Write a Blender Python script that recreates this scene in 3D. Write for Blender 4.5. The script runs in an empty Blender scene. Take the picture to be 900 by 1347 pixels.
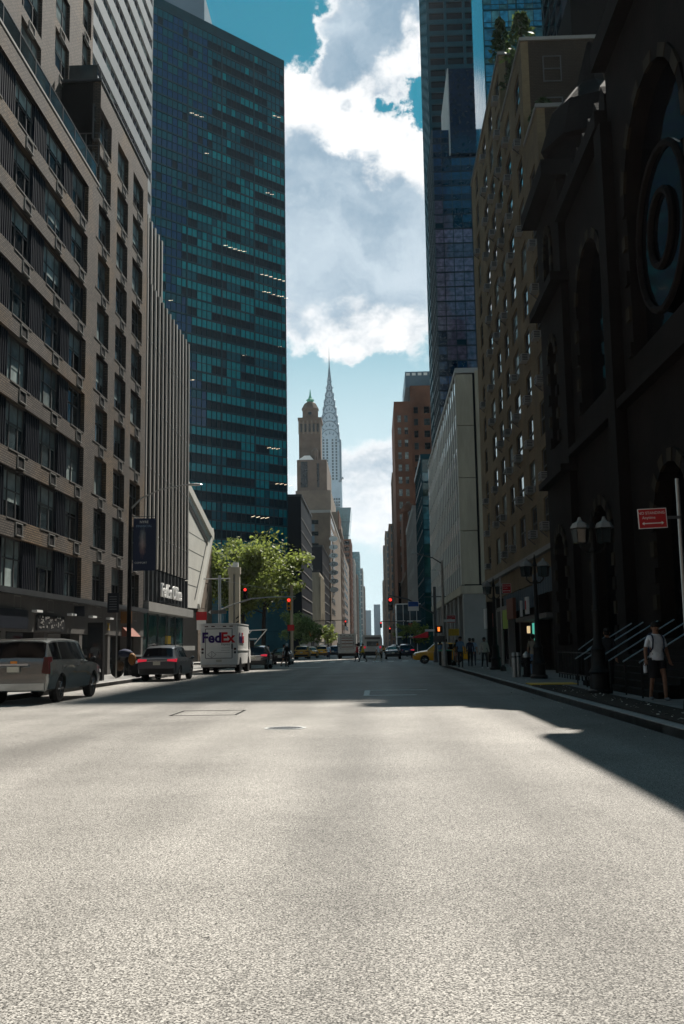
import bpy, bmesh, math, random
from mathutils import Vector, Matrix
R = math.radians
random.seed(7)
SC = bpy.context.scene
COL = SC.collection

# ------------------------------------------------------------------ camera
cam = bpy.data.cameras.new('camera'); camo = bpy.data.objects.new('camera', cam); COL.objects.link(camo)
cam.lens = 35.0; cam.sensor_width = 36.0; cam.sensor_fit = 'AUTO'; cam.clip_start = 0.1; cam.clip_end = 9000
_yaw, _pit, _rol = R(1.829), R(7.703), R(0.9)
_f = Vector((-math.sin(_yaw)*math.cos(_pit), math.cos(_yaw)*math.cos(_pit), math.sin(_pit)))
_r = Vector((math.cos(_yaw), math.sin(_yaw), 0)); _u = _r.cross(_f)
_r2 = _r*math.cos(_rol)-_u*math.sin(_rol); _u2 = _u*math.cos(_rol)+_r*math.sin(_rol)
_m = Matrix((_r2, _u2, -_f)).transposed().to_4x4(); _m.translation = (0, 0, 1.5)
camo.matrix_world = _m
SC.camera = camo

# ------------------------------------------------------------------ light
SC.cycles.max_bounces = 5; SC.cycles.diffuse_bounces = 2; SC.cycles.glossy_bounces = 2; SC.cycles.transmission_bounces = 1; SC.cycles.volume_bounces = 0
SUN_AZ, SUN_EL = R(18.0), R(52.0)          # clockwise from the street direction (+Y)
SUN_DIR = Vector((math.sin(SUN_AZ)*math.cos(SUN_EL), math.cos(SUN_AZ)*math.cos(SUN_EL), math.sin(SUN_EL)))
sl = bpy.data.lights.new('sun', 'SUN'); sl.energy = 5.0; sl.angle = R(0.5); sl.color = (1.0, 0.94, 0.85)
so = bpy.data.objects.new('sun', sl); COL.objects.link(so)
so.rotation_euler = (-SUN_DIR).to_track_quat('-Z', 'Y').to_euler(); so.location = (60, 100, 300)
SC.view_settings.view_transform = 'Standard'; SC.view_settings.look = 'None'
SC.view_settings.exposure = 1.0; SC.view_settings.gamma = 1.0; SC.view_settings.use_curve_mapping = False

def world():
    w = bpy.data.worlds.new('World'); SC.world = w; w.use_nodes = True
    nt = w.node_tree; N = nt.nodes; L = nt.links; N.clear()
    out = N.new('ShaderNodeOutputWorld'); bg = N.new('ShaderNodeBackground'); bg.inputs[1].default_value = 0.05
    sky = N.new('ShaderNodeTexSky'); sky.sky_type = 'NISHITA'; sky.sun_disc = False
    sky.sun_elevation = SUN_EL; sky.sun_rotation = SUN_AZ; sky.air_density = 1.0; sky.dust_density = 0.35; sky.ozone_density = 2.2
    tc = N.new('ShaderNodeTexCoord')
    def math_(op, a, b=None, c=None, clamp=False):
        n = N.new('ShaderNodeMath'); n.operation = op; n.use_clamp = clamp
        for i, v in enumerate((a, b, c)):
            if v is None: continue
            if isinstance(v, (int, float)): n.inputs[i].default_value = v
            else: L.new(v, n.inputs[i])
        return n.outputs[0]
    def smooth(x, a, b):
        n = N.new('ShaderNodeMapRange'); n.interpolation_type = 'SMOOTHSTEP'; n.inputs[1].default_value = a; n.inputs[2].default_value = b
        L.new(x, n.inputs[0]); return n.outputs[0]
    wn = N.new('ShaderNodeTexNoise'); wn.inputs['Scale'].default_value = 9.0; wn.inputs['Detail'].default_value = 10; wn.inputs['Roughness'].default_value = 0.62; L.new(tc.outputs['Generated'], wn.inputs['Vector'])
    ws = N.new('ShaderNodeVectorMath'); ws.operation = 'SUBTRACT'; L.new(wn.outputs['Color'], ws.inputs[0]); ws.inputs[1].default_value = (0.5, 0.5, 0.5)
    wm = N.new('ShaderNodeVectorMath'); wm.operation = 'SCALE'; L.new(ws.outputs[0], wm.inputs[0]); wm.inputs['Scale'].default_value = 0.13
    wa = N.new('ShaderNodeVectorMath'); wa.operation = 'ADD'; L.new(tc.outputs['Generated'], wa.inputs[0]); L.new(wm.outputs[0], wa.inputs[1])
    d = wa.outputs[0]; d0 = tc.outputs['Generated']
    nz = N.new('ShaderNodeTexNoise'); nz.inputs['Scale'].default_value = 5.0; nz.inputs['Detail'].default_value = 9; nz.inputs['Roughness'].default_value = 0.6
    mp = N.new('ShaderNodeMapping'); mp.inputs['Scale'].default_value = (1, 1, 1.5); mp.inputs['Location'].default_value = (3.1, 1.7, 0.4)
    L.new(d0, mp.inputs[0]); L.new(mp.outputs[0], nz.inputs['Vector'])
    big = nz.outputs['Fac']
    nz2 = N.new('ShaderNodeTexNoise'); nz2.inputs['Scale'].default_value = 24; nz2.inputs['Detail'].default_value = 8; nz2.inputs['Roughness'].default_value = 0.62
    L.new(mp.outputs[0], nz2.inputs['Vector'])
    # cloud masses: direction (photo measured), radius, weight
    f0 = math_('SUBTRACT', math_('MULTIPLY', math_('SUBTRACT', big, 0.5), 1.1), 0.10)  # base cloud cover lowered, unseen sky left mostly clear to darken the shade
    f0 = math_('ADD', f0, math_('MULTIPLY', math_('SUBTRACT', nz2.outputs['Fac'], 0.5), 0.34))
    blobs = CLOUDS
    for (az, el, rad, wt) in blobs:
        c = (math.sin(az)*math.cos(el), math.cos(az)*math.cos(el), math.sin(el))
        vd = N.new('ShaderNodeVectorMath'); vd.operation = 'DISTANCE'; L.new(d, vd.inputs[0]); vd.inputs[1].default_value = c
        g = N.new('ShaderNodeMapRange'); g.interpolation_type = 'SMOOTHSTEP'; g.inputs[1].default_value = 0.0; g.inputs[2].default_value = rad
        g.inputs[3].default_value = wt; g.inputs[4].default_value = 0.0
        L.new(vd.outputs['Value'], g.inputs[0]); f0 = math_('ADD', f0, g.outputs[0])
    mask = smooth(f0, 0.0, 0.17)
    g0 = math_('ADD', math_('MULTIPLY', math_('SUBTRACT', nz2.outputs['Fac'], 0.5), 0.9), math_('MULTIPLY', math_('SUBTRACT', big, 0.5), 0.5))
    for (az, el, rad, wt) in BRIGHT:
        c = (math.sin(az)*math.cos(el), math.cos(az)*math.cos(el), math.sin(el))
        vd = N.new('ShaderNodeVectorMath'); vd.operation = 'DISTANCE'; L.new(d, vd.inputs[0]); vd.inputs[1].default_value = c
        g = N.new('ShaderNodeMapRange'); g.interpolation_type = 'SMOOTHSTEP'; g.inputs[1].default_value = 0.0; g.inputs[2].default_value = rad
        g.inputs[3].default_value = wt; g.inputs[4].default_value = 0.0
        L.new(vd.outputs['Value'], g.inputs[0]); g0 = math_('ADD', g0, g.outputs[0])
    sep = N.new('ShaderNodeSeparateXYZ'); L.new(d0, sep.inputs[0])
    hz = smooth(sep.outputs[2], 0.30, 0.0)
    edge = math_('SUBTRACT', 1.0, smooth(f0, 0.08, 0.34))
    white = math_('MAXIMUM', smooth(math_('ADD', g0, math_('MULTIPLY', hz, 0.16)), -0.08, 0.34), math_('MULTIPLY', edge, 0.9))
    cc = N.new('ShaderNodeMix'); cc.data_type = 'RGBA';  cc.inputs[7].default_value = (10.8, 10.8, 10.8, 1)
    L.new(white, cc.inputs[0])
    bn = N.new('ShaderNodeTexNoise'); bn.inputs['Scale'].default_value = 6.5; bn.inputs['Detail'].default_value = 6; bn.inputs['Roughness'].default_value = 0.55; bn.inputs['Distortion'].default_value = 0.4; L.new(d, bn.inputs['Vector'])
    bl = N.new('ShaderNodeMix'); bl.data_type = 'RGBA'; bl.inputs[6].default_value = (2.6, 3.9, 5.1, 1); bl.inputs[7].default_value = (6.4, 7.5, 8.4, 1); L.new(smooth(bn.outputs['Fac'], 0.34, 0.66), bl.inputs[0]); L.new(bl.outputs[2], cc.inputs[6])
    tint = N.new('ShaderNodeMix'); tint.data_type = 'RGBA'; tint.blend_type = 'MULTIPLY'; tint.inputs[0].default_value = 1; L.new(sky.outputs[0], tint.inputs[6]); tint.inputs[7].default_value = (0.06, 0.70, 0.64, 1)
    # thin summer haze whitens the clear sky toward the horizon
    sk = N.new('ShaderNodeMix'); sk.data_type = 'RGBA'; L.new(tint.outputs[2], sk.inputs[6]); sk.inputs[7].default_value = (7.2, 8.8, 9.4, 1)
    hz2 = smooth(sep.outputs[2], 0.42, 0.16); L.new(math_('MULTIPLY', hz2, 0.92), sk.inputs[0])
    mx = N.new('ShaderNodeMix'); mx.data_type = 'RGBA'; L.new(mask, mx.inputs[0]); L.new(sk.outputs[2], mx.inputs[6]); L.new(cc.outputs[2], mx.inputs[7])
    L.new(mx.outputs[2], bg.inputs[0]); L.new(bg.outputs[0], out.inputs[0])
def _dir(px, py):      # photo pixel -> azimuth, elevation of the sky there
    v = (_f + _r2*(px-450)/1310 + _u2*(673.5-py)/1310).normalized()
    return math.atan2(v.x, v.y), math.asin(v.z)
CLOUDS = [(*_dir(x, y), r, w) for x, y, r, w in (
    (375, 130, .10, 0.51), (470, 170, .12, 0.53), (520, 240, .10, 0.51), (430, 300, .15, 0.53), (530, 330, .13, 0.47), (470, 400, .14, 0.49), (470, 30, .08, 0.45), (545, 55, .05, 0.33),
    (410, 490, .06, -.35), (500, 505, .06, -.28), (470, 560, .05, -.10), (460, 620, .07, 0.31), (560, 610, .08, 0.25), (395, 540, .025, 0.31), (510, 700, .07, 0.25),
    (270, 0, .12, -.75), (300, 60, .05, -.3), (560, 140, .05, -.8), (420, 75, .035, -.55), (385, 20, .035, -.4))]
BRIGHT = [(*_dir(x, y), r, w) for x, y, r, w in (
    (345, 70, .05, .35), (390, 120, .06, .4), (400, 60, .04, .3), (470, 150, .05, .35), (515, 175, .055, .4), (545, 235, .05, .4), (460, 190, .02, .3), (540, 70, .03, .3),
    (430, 300, .12, -.35), (480, 30, .05, -.35), (450, 95, .03, -.4), (400, 240, .07, -.25), (520, 340, .08, -.25), (470, 440, .07, .25), (540, 440, .06, .3), (400, 450, .05, .25))]
world()

# ------------------------------------------------------------------ materials
M = {}
def _n(nt, t): return nt.nodes.new(t)
def mat(name, col, rough=0.6, metal=0.0, spec=0.22, var=0.12, scale=2.0, bump=0.0, bscale=20.0, emit=0.0, coat=0.0, streak=0.0):
    m = bpy.data.materials.new(name); m.use_nodes = True; nt = m.node_tree; L = nt.links
    b = nt.nodes['Principled BSDF']
    b.inputs['Roughness'].default_value = rough; b.inputs['Metallic'].default_value = metal; b.inputs['Specular IOR Level'].default_value = spec
    if coat: b.inputs['Coat Weight'].default_value = coat; b.inputs['Coat Roughness'].default_value = 0.05
    c = (*col, 1)
    b.inputs['Base Color'].default_value = c
    if emit: b.inputs['Emission Color'].default_value = c; b.inputs['Emission Strength'].default_value = emit
    if var or bump:
        g = _n(nt, 'ShaderNodeNewGeometry')
    if var:
        nz = _n(nt, 'ShaderNodeTexNoise'); nz.inputs['Scale'].default_value = scale; nz.inputs['Detail'].default_value = 6; nz.inputs['Roughness'].default_value = 0.65
        src = g.outputs['Position']
        if streak:
            mp = _n(nt, 'ShaderNodeMapping'); mp.inputs['Scale'].default_value = (1, 1, streak); L.new(src, mp.inputs[0]); src = mp.outputs[0]
        L.new(src, nz.inputs['Vector'])
        mr = _n(nt, 'ShaderNodeMapRange'); mr.inputs[1].default_value = 0.3; mr.inputs[2].default_value = 0.7; mr.inputs[3].default_value = 1-var; mr.inputs[4].default_value = 1+var
        L.new(nz.outputs['Fac'], mr.inputs[0])
        mx = _n(nt, 'ShaderNodeMix'); mx.data_type = 'RGBA'; mx.blend_type = 'MULTIPLY'; mx.inputs[0].default_value = 1; mx.inputs[6].default_value = c
        cb = _n(nt, 'ShaderNodeCombineColor')
        for i in range(3): L.new(mr.outputs[0], cb.inputs[i])
        L.new(cb.outputs[0], mx.inputs[7]); L.new(mx.outputs[2], b.inputs['Base Color'])
    if bump:
        nb = _n(nt, 'ShaderNodeTexNoise'); nb.inputs['Scale'].default_value = bscale; nb.inputs['Detail'].default_value = 4; L.new(g.outputs['Position'], nb.inputs['Vector'])
        bm = _n(nt, 'ShaderNodeBump'); bm.inputs['Strength'].default_value = bump; bm.inputs['Distance'].default_value = 0.02; L.new(nb.outputs['Fac'], bm.inputs['Height']); L.new(bm.outputs[0], b.inputs['Normal'])
    M[name] = m; return m
def brick(name, c1, c2, mortar, bw=0.23, bh=0.075, ms=0.012, patch=None):
    m = bpy.data.materials.new(name); m.use_nodes = True; nt = m.node_tree; L = nt.links; b = nt.nodes['Principled BSDF']
    b.inputs['Roughness'].default_value = 0.85; b.inputs['Specular IOR Level'].default_value = 0.2
    g = _n(nt, 'ShaderNodeNewGeometry'); sp = _n(nt, 'ShaderNodeSeparateXYZ'); L.new(g.outputs['Position'], sp.inputs[0])
    sn = _n(nt, 'ShaderNodeSeparateXYZ'); L.new(g.outputs['True Normal'], sn.inputs[0])
    ab = _n(nt, 'ShaderNodeMath'); ab.operation = 'ABSOLUTE'; L.new(sn.outputs[0], ab.inputs[0])
    gt = _n(nt, 'ShaderNodeMath'); gt.operation = 'GREATER_THAN'; L.new(ab.outputs[0], gt.inputs[0]); gt.inputs[1].default_value = 0.5
    mx = _n(nt, 'ShaderNodeMix'); L.new(gt.outputs[0], mx.inputs[0]); L.new(sp.outputs[0], mx.inputs[2]); L.new(sp.outputs[1], mx.inputs[3])
    cv = _n(nt, 'ShaderNodeCombineXYZ'); L.new(mx.outputs[0], cv.inputs[0]); L.new(sp.outputs[2], cv.inputs[1])
    bt = _n(nt, 'ShaderNodeTexBrick'); bt.inputs['Scale'].default_value = 1.0; bt.inputs['Brick Width'].default_value = bw; bt.inputs['Row Height'].default_value = bh
    bt.inputs['Mortar Size'].default_value = ms; bt.inputs['Color1'].default_value = (*c1, 1); bt.inputs['Color2'].default_value = (*c2, 1); bt.inputs['Mortar'].default_value = (*mortar, 1)
    L.new(cv.outputs[0], bt.inputs['Vector'])
    nz = _n(nt, 'ShaderNodeTexNoise'); nz.inputs['Scale'].default_value = 0.35; nz.inputs['Detail'].default_value = 8; nz.inputs['Roughness'].default_value = 0.7; L.new(g.outputs['Position'], nz.inputs['Vector'])
    mr = _n(nt, 'ShaderNodeMapRange'); mr.inputs[1].default_value = 0.3; mr.inputs[2].default_value = 0.7; mr.inputs[3].default_value = 0.7; mr.inputs[4].default_value = 1.3; L.new(nz.outputs['Fac'], mr.inputs[0])
    cb = _n(nt, 'ShaderNodeCombineColor')
    for i in range(3): L.new(mr.outputs[0], cb.inputs[i])
    ml = _n(nt, 'ShaderNodeMix'); ml.data_type = 'RGBA'; ml.blend_type = 'MULTIPLY'; ml.inputs[0].default_value = 1; L.new(bt.outputs['Color'], ml.inputs[6]); L.new(cb.outputs[0], ml.inputs[7])
    fin = ml.outputs[2]
    if patch:
        n2 = _n(nt, 'ShaderNodeTexNoise'); n2.inputs['Scale'].default_value = 0.22; n2.inputs['Detail'].default_value = 7; L.new(g.outputs['Position'], n2.inputs['Vector'])
        m2 = _n(nt, 'ShaderNodeMapRange'); m2.inputs[1].default_value = 0.5; m2.inputs[2].default_value = 0.66; L.new(n2.outputs['Fac'], m2.inputs[0])
        mm = _n(nt, 'ShaderNodeMix'); mm.data_type = 'RGBA'; mm.blend_type = 'MULTIPLY'; L.new(m2.outputs[0], mm.inputs[0]); L.new(fin, mm.inputs[6]); mm.inputs[7].default_value = (*patch, 1); fin = mm.outputs[2]
    L.new(fin, b.inputs['Base Color'])
    bm = _n(nt, 'ShaderNodeBump'); bm.inputs['Strength'].default_value = 0.8; bm.inputs['Distance'].default_value = 0.012; bm.invert = True; L.new(bt.outputs['Fac'], bm.inputs['Height']); L.new(bm.outputs[0], b.inputs['Normal'])
    M[name] = m; return m
def glass(name, col, rough=0.06, spec=0.6, wob=0.02, var=0.4):
    m = bpy.data.materials.new(name); m.use_nodes = True; nt = m.node_tree; L = nt.links; b = nt.nodes['Principled BSDF']
    b.inputs['Roughness'].default_value = rough; b.inputs['Specular IOR Level'].default_value = spec
    oi = _n(nt, 'ShaderNodeObjectInfo'); g = _n(nt, 'ShaderNodeNewGeometry')
    mr = _n(nt, 'ShaderNodeMapRange'); mr.inputs[3].default_value = 1-var; mr.inputs[4].default_value = 1+var; L.new(oi.outputs['Random'], mr.inputs[0])
    nz = _n(nt, 'ShaderNodeTexNoise'); nz.inputs['Scale'].default_value = 0.9; nz.inputs['Detail'].default_value = 3; L.new(g.outputs['Position'], nz.inputs['Vector'])
    mm = _n(nt, 'ShaderNodeMath'); mm.operation = 'MULTIPLY'; L.new(mr.outputs[0], mm.inputs[0])
    m3 = _n(nt, 'ShaderNodeMapRange'); m3.inputs[1].default_value = 0.35; m3.inputs[2].default_value = 0.65; m3.inputs[3].default_value = 1-var; m3.inputs[4].default_value = 1+var; L.new(nz.outputs['Fac'], m3.inputs[0]); L.new(m3.outputs[0], mm.inputs[1])
    cb = _n(nt, 'ShaderNodeCombineColor')
    for i in range(3): L.new(mm.outputs[0], cb.inputs[i])
    mx = _n(nt, 'ShaderNodeMix'); mx.data_type = 'RGBA'; mx.blend_type = 'MULTIPLY'; mx.inputs[0].default_value = 1; mx.inputs[6].default_value = (*col, 1); L.new(cb.outputs[0], mx.inputs[7]); L.new(mx.outputs[2], b.inputs['Base Color'])
    if wob:
        nb = _n(nt, 'ShaderNodeTexNoise'); nb.inputs['Scale'].default_value = 0.5; nb.inputs['Detail'].default_value = 1; L.new(g.outputs['Position'], nb.inputs['Vector'])
        bm = _n(nt, 'ShaderNodeBump'); bm.inputs['Strength'].default_value = wob; bm.inputs['Distance'].default_value = 1.0; L.new(nb.outputs['Fac'], bm.inputs['Height']); L.new(bm.outputs[0], b.inputs['Normal'])
    M[name] = m; return m
def asphalt(name):
    m = bpy.data.materials.new(name); m.use_nodes = True; nt = m.node_tree; L = nt.links; b = nt.nodes['Principled BSDF']
    g = _n(nt, 'ShaderNodeNewGeometry'); P = g.outputs['Position']
    def noise(s, d, r=0.6):
        n = _n(nt, 'ShaderNodeTexNoise'); n.inputs['Scale'].default_value = s; n.inputs['Detail'].default_value = d; n.inputs['Roughness'].default_value = r; L.new(P, n.inputs['Vector']); return n.outputs['Fac']
    def rng(x, a, b_, c, d_):
        n = _n(nt, 'ShaderNodeMapRange'); n.inputs[1].default_value = a; n.inputs[2].default_value = b_; n.inputs[3].default_value = c; n.inputs[4].default_value = d_; L.new(x, n.inputs[0]); return n.outputs[0]
    def mul(a, b_):
        n = _n(nt, 'ShaderNodeMath'); n.operation = 'MULTIPLY'; L.new(a, n.inputs[0]); L.new(b_, n.inputs[1]); return n.outputs[0]
    vo = _n(nt, 'ShaderNodeTexVoronoi'); vo.inputs['Scale'].default_value = 105; L.new(P, vo.inputs['Vector'])
    sepc = _n(nt, 'ShaderNodeSeparateColor'); L.new(vo.outputs['Color'], sepc.inputs[0])
    stone = rng(sepc.outputs[0], 0, 1, 0.3, 1.7)
    pits = rng(noise(85, 3), 0.38, 0.52, 0.12, 1.1)
    mp = _n(nt, 'ShaderNodeMapping'); mp.inputs['Scale'].default_value = (1, 0.08, 1); L.new(P, mp.inputs[0])
    lane = _n(nt, 'ShaderNodeTexNoise'); lane.inputs['Scale'].default_value = 0.5; lane.inputs['Detail'].default_value = 5; L.new(mp.outputs[0], lane.inputs['Vector'])
    v = mul(mul(mul(stone, pits), rng(lane.outputs['Fac'], 0.3, 0.7, 0.7, 1.25)), rng(noise(0.35, 6), 0.3, 0.7, 0.8, 1.2))
    v2 = _n(nt, 'ShaderNodeTexVoronoi'); v2.inputs['Scale'].default_value = 1.7; L.new(P, v2.inputs['Vector'])
    v = mul(v, rng(v2.outputs['Distance'], 0.022, 0.034, 0.35, 1.0))       # trodden gum and oil spots
    sc_ = _n(nt, 'ShaderNodeSeparateXYZ'); L.new(P, sc_.inputs[0]); wv = _n(nt, 'ShaderNodeMath'); wv.operation = 'SINE'; ws_ = _n(nt, 'ShaderNodeMath'); ws_.operation = 'MULTIPLY'; L.new(sc_.outputs[0], ws_.inputs[0]); ws_.inputs[1].default_value = 3.9; L.new(ws_.outputs[0], wv.inputs[0])
    v = mul(v, rng(wv.outputs[0], -1, 1, 0.93, 1.07))                        # wheel paths
    v = mul(v, rng(v, 0, 1, 1.25, 1.25))
    cb = _n(nt, 'ShaderNodeCombineColor')
    for i in range(3): L.new(v, cb.inputs[i])
    mx = _n(nt, 'ShaderNodeMix'); mx.data_type = 'RGBA'; mx.blend_type = 'MULTIPLY'; mx.inputs[0].default_value = 1; mx.inputs[6].default_value = ASPH; L.new(cb.outputs[0], mx.inputs[7]); L.new(mx.outputs[2], b.inputs['Base Color'])
    L.new(rng(sepc.outputs[1], 0, 1, 0.45, 0.65), b.inputs['Roughness']); b.inputs['Specular IOR Level'].default_value = 0.08
    bm = _n(nt, 'ShaderNodeBump'); bm.inputs['Strength'].default_value = 0.15; bm.inputs['Distance'].default_value = 0.006
    ad = _n(nt, 'ShaderNodeMath'); ad.operation = 'ADD'; L.new(pits, ad.inputs[0]); L.new(vo.outputs['Distance'], ad.inputs[1]); L.new(ad.outputs[0], bm.inputs['Height']); L.new(bm.outputs[0], b.inputs['Normal'])
    M[name] = m; return m
ASPH = (0.205, 0.195, 0.18, 1)
asphalt('asphalt')
mat('concrete', (0.30, 0.29, 0.27), 0.85, bump=0.2, bscale=30, scale=1.2, var=0.2)
mat('slab', (0.192, 0.188, 0.18), 0.85, var=0.25, scale=1.3, bump=0.2, bscale=40)
mat('kerb', (0.30, 0.29, 0.28), 0.8, var=0.25, scale=3, bump=0.25, bscale=40)
mat('paint_white', (0.75, 0.75, 0.72), 0.6, var=0.2, scale=8)
mat('paint_yellow', (0.65, 0.40, 0.04), 0.6, var=0.2, scale=8)
mat('iron', (0.010, 0.0105, 0.011), 0.5, 0.1, 0.2, var=0.3, scale=6)
mat('black', (0.012, 0.012, 0.013), 0.6, var=0.2)
mat('matte_black', (0.008, 0.0075, 0.007), 0.8, spec=0.08, var=0.4, scale=2)  # plain near-black tone for dark walls, steps and outlines
mat('metal', (0.38, 0.38, 0.37), 0.4, 0.8, var=0.15, scale=6)
mat('dark_metal', (0.07, 0.075, 0.08), 0.45, 0.6, var=0.2)
mat('white_metal', (0.72, 0.72, 0.70), 0.5, var=0.08)
mat('soil', (0.03, 0.022, 0.016), 0.95, var=0.5, scale=9, bump=0.6, bscale=30)
brick('brick_left', (0.118, 0.097, 0.080), (0.070, 0.059, 0.050), (0.026, 0.023, 0.021), bw=0.27, bh=0.10, ms=0.02, patch=(1.45, 1.18, 0.82))  # patch: warm blotches that put sunlit areas into the brick colour
brick('brick_beige', (0.21, 0.155, 0.088), (0.185, 0.135, 0.078), (0.165, 0.125, 0.076), bw=0.22, bh=0.07, ms=0.008)
brick('brick_beige_shaded', (0.055, 0.040, 0.027), (0.042, 0.031, 0.022), (0.030, 0.024, 0.017), bw=0.22, bh=0.09, ms=0.014)  # darkened beige brick, north side shade put into its colour
brick('brick_brown', (0.19, 0.085, 0.05), (0.14, 0.062, 0.04), (0.12, 0.07, 0.05), bw=0.5, bh=0.16)
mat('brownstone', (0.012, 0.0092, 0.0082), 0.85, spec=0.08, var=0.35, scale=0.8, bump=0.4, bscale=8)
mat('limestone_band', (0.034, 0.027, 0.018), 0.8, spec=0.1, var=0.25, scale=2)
mat('tan_stone', (0.165, 0.128, 0.098), 0.8, var=0.25, scale=0.25)
mat('brown_stone', (0.125, 0.088, 0.066), 0.8, var=0.3, scale=0.2)
mat('red_stone', (0.15, 0.068, 0.042), 0.8, var=0.35, scale=0.15)
mat('cream_stone', (0.375, 0.33, 0.255), 0.75, var=0.22, scale=0.9, streak=0.15)
mat('grey_stone', (0.2475, 0.24, 0.225), 0.75, var=0.15, scale=0.4)
mat('pale_stone', (0.345, 0.3375, 0.3225), 0.7, var=0.12, scale=0.3)
mat('window_frame', (0.10, 0.10, 0.10), 0.5, 0.2, var=0.1)
mat('white_panel', (0.62, 0.60, 0.55), 0.55, var=0.08, scale=0.6)
mat('aluminium', (0.33, 0.335, 0.34), 0.42, 0.25, var=0.07, scale=0.8)
mat('navy', (0.010, 0.013, 0.020), 0.45, var=0.2)
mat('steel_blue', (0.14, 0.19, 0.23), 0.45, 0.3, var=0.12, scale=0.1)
mat('silver_crown', (0.36, 0.43, 0.49), 0.35, 0.5, var=0.1, scale=0.1)
mat('copper', (0.10, 0.34, 0.24), 0.7, var=0.2)
mat('teal_frame', (0.004, 0.040, 0.055), 0.4, 0.0, 0.12, var=0.15, scale=0.5)
mat('teal_panel', (0.035, 0.125, 0.15), 0.35, var=0.15, scale=0.4)
mat('fin', (0.46, 0.43, 0.39), 0.5, 0.15, var=0.18, scale=0.9, streak=0.05)
mat('store_dark', (0.007, 0.0065, 0.006), 0.5, var=0.3)
mat('store_grey', (0.112, 0.105, 0.098), 0.6, var=0.15)
glass('glass_dark', (0.010, 0.012, 0.014), spec=0.45)
glass('glass_sash', (0.035, 0.05, 0.055), spec=0.8)
glass('glass_blind_glint', (0.24, 0.28, 0.27), rough=0.25, spec=0.5)  # pale panes: drawn blinds, and sky reflections put into colour
glass('glass_black', (0.004, 0.004, 0.005), spec=0.3)
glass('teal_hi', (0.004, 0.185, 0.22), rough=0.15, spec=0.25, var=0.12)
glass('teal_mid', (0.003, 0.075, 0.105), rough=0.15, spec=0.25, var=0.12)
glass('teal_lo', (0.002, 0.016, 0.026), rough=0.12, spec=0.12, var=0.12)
glass('teal_blue', (0.004, 0.045, 0.115), rough=0.1, spec=0.4, var=0.12)
glass('glass_blue', (0.008, 0.028, 0.075), spec=0.6, wob=0.05)
glass('glass_blue_dk', (0.004, 0.009, 0.026), spec=0.35, wob=0.05)
glass('glass_purple', (0.10, 0.068, 0.10), spec=0.6, wob=0.05)
glass('glass_sky', (0.02, 0.17, 0.30), spec=0.7, rough=0.1)
glass('glass_green', (0.012, 0.055, 0.050), spec=0.6)
glass('glass_far', (0.03, 0.055, 0.07), spec=0.6)
glass('flare', (0.05, 0.16, 0.19), spec=0.8)
mat('lamp_lit', (1.0, 0.75, 0.4), 0.5, emit=0.35, var=0)
mat('office_lit', (1.0, 0.85, 0.6), 0.5, emit=0.9, var=0)
mat('shop_green', (0.10, 0.55, 0.42), 0.5, emit=0.35, var=0)
mat('red_lit', (1.0, 0.04, 0.03), 0.5, emit=0.9, var=0)
mat('orange_lit', (1.0, 0.2, 0.03), 0.5, emit=1.0, var=0)
mat('amber', (0.75, 0.25, 0.02), 0.4, var=0.05)
mat('signal_yellow', (0.70, 0.30, 0.02), 0.5, var=0.1)
mat('sign_red', (0.42, 0.015, 0.02), 0.5, var=0.05)
mat('sign_white', (0.75, 0.74, 0.72), 0.5, var=0.05)
mat('sign_blue', (0.03, 0.10, 0.38), 0.5, var=0.05)
mat('sign_brown', (0.20, 0.085, 0.02), 0.6, var=0.1)
mat('sign_terracotta', (0.20, 0.07, 0.045), 0.6, var=0.1)
mat('sign_lime', (0.35, 0.50, 0.06), 0.5, var=0.1)
mat('tyre', (0.012, 0.012, 0.012), 0.8, var=0.2)
mat('rim', (0.45, 0.45, 0.46), 0.25, 0.9, var=0.05)
mat('car_silver', (0.34, 0.36, 0.36), 0.22, 0.85, var=0.04, coat=0.6)
mat('car_grey', (0.11, 0.12, 0.135), 0.28, 0.6, var=0.04, coat=0.6)
mat('car_black', (0.006, 0.006, 0.007), 0.2, 0.1, var=0.05, coat=0.8)
mat('car_blue', (0.012, 0.02, 0.05), 0.25, 0.3, var=0.05, coat=0.6)
mat('taxi', (0.72, 0.34, 0.012), 0.3, 0.0, var=0.05, coat=0.6)
mat('van_white', (0.80, 0.79, 0.76), 0.45, var=0.06, scale=1.5)
mat('truck_white', (0.55, 0.55, 0.54), 0.5, var=0.1)
mat('car_trim', (0.02, 0.02, 0.021), 0.5, var=0.1)
mat('tail', (0.05, 0.003, 0.004), 0.3, var=0.0, coat=0.5)
mat('tail_lit', (0.75, 0.03, 0.06), 0.3, emit=0.25, var=0)
mat('plate', (0.55, 0.53, 0.45), 0.5, var=0.05)
mat('fed_purple', (0.035, 0.014, 0.13), 0.5, var=0.03)
mat('fed_red', (0.55, 0.015, 0.02), 0.5, var=0.03)
mat('bark', (0.035, 0.028, 0.022), 0.9, var=0.4, scale=4, bump=0.5, bscale=14)
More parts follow.
